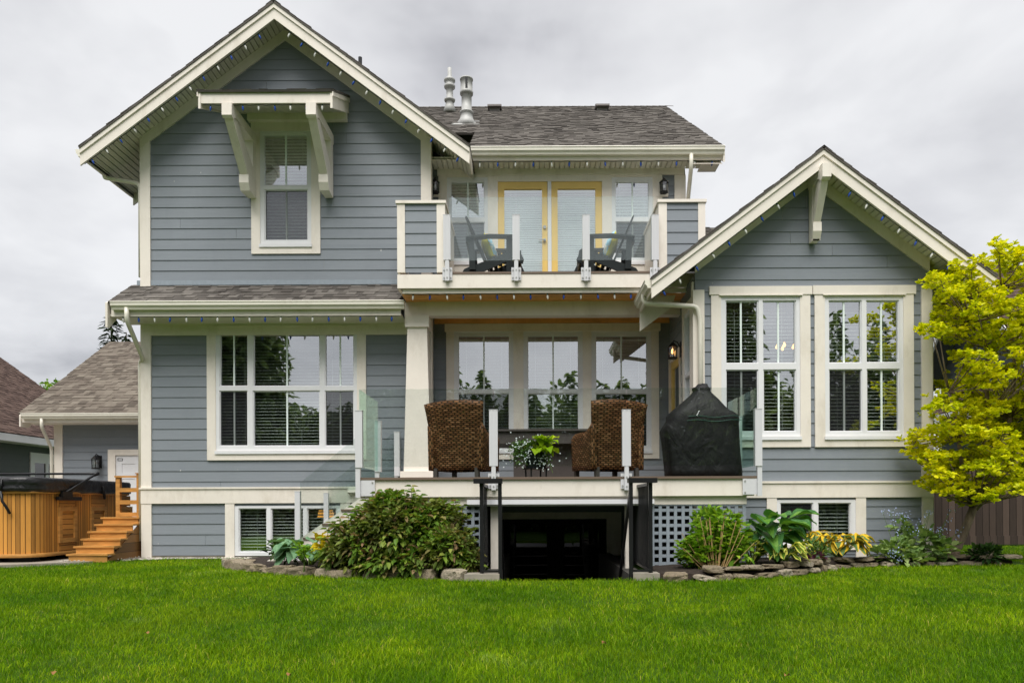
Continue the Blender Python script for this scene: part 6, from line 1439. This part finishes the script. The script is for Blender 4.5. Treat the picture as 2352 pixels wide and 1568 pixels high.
# ------------------------------------------------------------------ things inside the windows
fan = thing('pedestal_fan', 'round white pedestal fan behind the blinds of the big left window', 'fan', (*at(693, 1020, 13.2)[:2], 1.2)); q = at(693, 962, 13.1)
mb = MB(); rr = .155; mb.tube([(q[0]+rr*.82*math.cos(2*math.pi*k/24), 13.1, q[2]+rr*1.2*math.sin(2*math.pi*k/24)) for k in range(25)], .012, 6); part(mb, 'guard_ring', 'vinyl', fan); mb = MB(); mb.tube([(q[0], 13.1, q[2]-rr*1.2), (q[0], 13.1, 1.2)], .014, 6); part(mb, 'pole', 'vinyl', fan)
lamp = thing('table_lamp', 'orange-shaded lamp glowing behind the left basement window', 'lamp', (*at(748, 1178, 13.0)[:2], .45)); c = RX(727, 1171, 770, 1187, 13.0)
mb = MB(); mb.lathe([(.12, 0), (.15, -.13)][::-1], ((c[0]+c[1])/2, 13.0, c[3]), 20); part(mb, 'lamp_shade', 'lamp_dim', lamp, True); mb = MB(); mb.tube([((c[0]+c[1])/2, 13.0, c[2]), ((c[0]+c[1])/2, 13.0, .0)], .02, 8); part(mb, 'stem', 'black', lamp)
chd = thing('chandelier', 'small chandelier of warm bulbs inside the right wing', 'chandelier', (*at(1806, 797, 12.3)[:2], 3.5)); q = at(1806, 800, 12.3)
mb = MB(); mb.tube([(q[0], 12.3, 4.2), (q[0], 12.3, q[2]-.05)], .01, 6)
for k in range(5): a = 2*math.pi*k/5+.4; mb.tube([(q[0], 12.3, q[2]-.04), (q[0]+.14*math.cos(a), 12.3+.14*math.sin(a), q[2]-.06), (q[0]+.15*math.cos(a), 12.3+.15*math.sin(a), q[2])], .006, 5)
part(mb, 'frame', 'black', chd)
for k in range(5): a = 2*math.pi*k/5+.4; mb = MB(); mb.lathe([(0, -.01), (.022, .01), (.026, .03), (.012, .065), (0, .08)], (q[0]+.15*math.cos(a), 12.3+.15*math.sin(a), q[2]), 10); part(mb, 'bulb', 'lamp_glow', chd, True)

# ------------------------------------------------------------------ stones along the beds
rock_me = []
for k in range(7):
    bm = bmesh.new(); bmesh.ops.create_icosphere(bm, subdivisions=3, radius=1)
    for v in bm.verts:
        d = v.co.normalized(); c = Vector([abs(x)**.55*(1 if x > 0 else -1) for x in d]); n_ = mnoise.noise(d*1.4+Vector((k*9, 0, 0))); n2_ = mnoise.noise(d*3.5+Vector((0, k*7, 0)))
        v.co = Vector((c.x, c.y, c.z*.8))*(.78+.22*n_+.08*n2_)
        v.co.z = max(-.5, min(.52+.12*mnoise.noise(d*2+Vector((k, k, 0))), v.co.z))
    me = bpy.data.meshes.new('stone'); bm.to_mesh(me); bm.free(); me.materials.append(M['rock']); rock_me.append(me)
ORD = 'first second third fourth fifth sixth seventh eighth ninth tenth eleventh twelfth thirteenth fourteenth fifteenth sixteenth seventeenth eighteenth nineteenth twentieth'.split()
def stone(x, y, z, sx, sy, sz, yaw, k, label, grp):
    o = bpy.data.objects.new('edging_stone', rock_me[k % 7]); col.objects.link(o); o.location = (x, y, z); o.scale = (sx, sy, sz); o.rotation_euler = (random.uniform(-.14, .14), random.uniform(-.12, .12), yaw); tag(o, label, 'stone', grp)
def row(path, z, step, grp, lab, hgt, seed):
    random.seed(seed); pts = [Vector((*p, 0)) for p in path]; segs = list(zip(pts, pts[1:])); tot = sum((b-a).length for a, b in segs); s = step*.5; i = 0
    while s < tot-.05:
        L = step*random.uniform(.72, 1.25); r = s; p = None
        for a, b in segs:
            l_ = (b-a).length
            if r <= l_: p = a+(b-a)*(r/l_); yaw = math.atan2(b.y-a.y, b.x-a.x); break
            r -= l_
        if p is None: break
        h = hgt*random.uniform(.7, 1.25); stone(p.x, p.y+random.uniform(-.02, .02), z+h*.35, L*random.uniform(.5, .62), random.uniform(.10, .16), h, yaw+random.uniform(-.4, .4), random.randrange(7), lab % ORD[min(i, 19)], grp); i += 1; s += L*.98
row([(-4.45, 10.75), (-3.9, 10.05), (-3.4, 9.6), (-2.4, 9.05), (-1.4, 8.88), (-.82, 8.66)], .0, .34, 'fieldstones edging the left flower bed', '%s fieldstone from the left along the left flower bed', .115, 1)
row([(1.55, 8.56), (1.95, 8.45), (2.75, 8.73), (3.45, 9.2), (4.0, 9.8)], .0, .29, 'fieldstones edging the right flower bed', '%s lower stone from the stairwell along the right flower bed', .075, 2)
row([(2.0, 8.52), (2.75, 8.80), (3.45, 9.27), (4.02, 9.86)], .095, .30, 'fieldstones edging the right flower bed', '%s upper stone from the stairwell along the right flower bed', .06, 3)
row([(4.1, 9.9), (4.8, 10.28), (6.0, 10.40), (6.95, 10.42)], .0, .32, 'fieldstones edging the right flower bed', '%s lower stone below the basement window and golden tree, from the left', .07, 4)
row([(4.15, 10.0), (4.85, 10.36), (6.0, 10.48), (6.9, 10.5)], .085, .36, 'fieldstones edging the right flower bed', '%s upper stone below the basement window and golden tree, from the left', .05, 5)
stone(6.55, 10.62, .16, .20, .14, .11, .2, 3, 'large rounded stone just right of the golden tree trunk', 'fieldstones edging the right flower bed')
stone(-4.2, 10.75, .06, .20, .12, .07, .3, 2, 'flat stone at the far left tip of the left flower bed', 'fieldstones edging the left flower bed')

# ------------------------------------------------------------------ grass
def make_grass():
    xs_, ys_ = [], []
    for y0, y1, dens in ((4.25, 5.5, 6000), (5.5, 7, 4600), (7, 8.6, 3500), (8.6, 10.2, 2600), (10.2, 12.4, 1700), (12.4, 15.2, 800)):
        hw = .74*y1; n = int((y1-y0)*2*hw*dens); x = rng.uniform(-hw, hw, n); y = rng.uniform(y0, y1, n); ex_ = np.interp(x, [e_[0] for e_ in EDGE], [e_[1] for e_ in EDGE]); ok = y < ex_+rng.normal(size=n)*.025; xs_.append(x[ok]); ys_.append(y[ok])
    x, y = np.concatenate(xs_), np.concatenate(ys_); n = len(x); z = np.where(y < WY0, -.012-.052*(WY0-y), -.012)
    f = .5+.5*np.sin(x*1.7+np.sin(y*1.3)*1.5)*np.cos(y*2.1+np.sin(x*.9)); f2 = .5+.5*np.sin(x*5.1+2*np.sin(y*3.7))*np.sin(y*6.3+1.3*np.sin(x*4.1))
    h = (.029+.019*f+.013*f2)*rng.uniform(.55, 1.35, n); tall = rng.random(n) > .988; h[tall] *= 1.5
    az = rng.uniform(0, 2*np.pi, n)+1.2*np.sin(x*1.1+y*.7); lean = rng.uniform(.25, 1.05, n)*h; w = rng.uniform(.0013, .0025, n)*(1+.06*(y-4))
    d = np.stack([np.cos(az), np.sin(az), 0*az], 1); fa = rng.uniform(0, np.pi, n); s = np.stack([np.cos(fa), np.sin(fa)*.6, 0*fa], 1)
    b = np.stack([x, y, z-.004], 1); Z = np.array([[0, 0, 1.0]]); h_, l_, w_ = h[:, None], lean[:, None], w[:, None]
    m = b+Z*h_*.62+d*l_*.32; t = b+Z*h_*(1-.18*(l_/h_))+d*l_
    V = np.stack([b-s*w_, b+s*w_, m+s*w_*.85, m-s*w_*.85, t], 1).reshape(-1, 3)
    base = 5*np.arange(n)[:, None]; quads = (np.array([[0, 1, 2, 3]])+base); tris = (np.array([[3, 2, 4]])+base)
    me = bpy.data.meshes.new('grass'); me.vertices.add(len(V)); me.vertices.foreach_set('co', V.astype(np.float32).ravel())
    idx = np.concatenate([quads, tris], 1).ravel(); me.loops.add(len(idx)); me.loops.foreach_set('vertex_index', idx.astype(np.int32))
    ls = (np.array([[0, 4]])+7*np.arange(n)[:, None]).ravel(); me.polygons.add(2*n); me.polygons.foreach_set('loop_start', ls.astype(np.int32)); me.materials.append(M['grass']); me.update(calc_edges=True)
    tag(link('grass', me), 'thick green grass of the lawn in front of the house', 'grass', kind='stuff'); print('grass blades', n)
make_grass()
for i, (dx, dy, lab) in enumerate(((337, 1451, 'dry brown leaf on the lawn at the left'), (122, 1544, 'dry brown leaf on the lawn near the bottom left corner'), (663, 1547, 'dry brown leaf on the lawn at the bottom edge left of centre'), (1806, 1548, 'dry brown leaf on the lawn at the bottom edge right of centre'), (1386, 1474, 'dry brown leaf on the lawn right of centre below the stairwell'))):
    Y = 6.0
    for _ in range(30): Y = (CZ-(gz(0, Y)+.05))*F/(dy+ROLL*(dx-VX)-VY)
    q = at(dx, dy, Y); mb = MB(); random.seed(i); r = .016
    mb.raw([(q[0]+r*k_*math.cos(a)*1.2, Y+r*k_*math.sin(a), q[2]+.012*math.sin(a*2+i)) for a, k_ in ((0, 1.2), (.5, .6), (1.0, 1.0), (1.6, .6), (2.2, 1.0), (2.9, .6), (3.6, .8), (4.7, .5), (5.5, .9))], [tuple(range(9))])
    tag(mb.build('fallen_leaf', M['fallen']), lab, 'leaf', 'dry leaves lying on the lawn')

# ------------------------------------------------------------------ one object per loose piece where a part was built from several
def split_loose(o):
    bm = bmesh.new(); bm.from_mesh(o.data); bmesh.ops.remove_doubles(bm, verts=bm.verts, dist=1e-5); seen = set(); groups = []
    for f in bm.faces:
        if f in seen: continue
        st_, grp = [f], []; seen.add(f)
        while st_:
            g = st_.pop(); grp.append(g)
            for v in g.verts:
                for h in v.link_faces:
                    if h not in seen: seen.add(h); st_.append(h)
        groups.append(grp)
    if len(groups) < 2 or len(groups) > 14: bm.free(); return
    for gi, grp in enumerate(groups):
        ids = {}; vs, fs, ms = [], [], []
        for f in grp:
            r = []
            for v in f.verts:
                if v.index not in ids: ids[v.index] = len(vs); vs.append(v.co.copy())
                r.append(ids[v.index])
            fs.append(r); ms.append(f.material_index)
        me = bpy.data.meshes.new(o.name); me.from_pydata(vs, [], fs)
        for m in o.data.materials: me.materials.append(m)
        sm = o.data.polygons[0].use_smooth; me.polygons.foreach_set('use_smooth', [sm]*len(fs)); me.update()
        if gi == 0: keep = me
        else:
            c = o.copy(); c.data = me; col.objects.link(c)
    bm.free(); o.data = keep
for o in list(scene.objects):
    if o.type == 'MESH' and o.parent and o.name.split('.')[0] in ('corner_board', 'front_cladding', 'side_cladding', 'fascia', 'hinge', 'guard_wall', 'guard_liner', 'guard_cap', 'skid', 'belt_board', 'astragal', 'flue_slot', 'inset', 'foundation', 'casing', 'ridge_cap') and o.name.split('.')[0] != 'ridge_cap': split_loose(o)
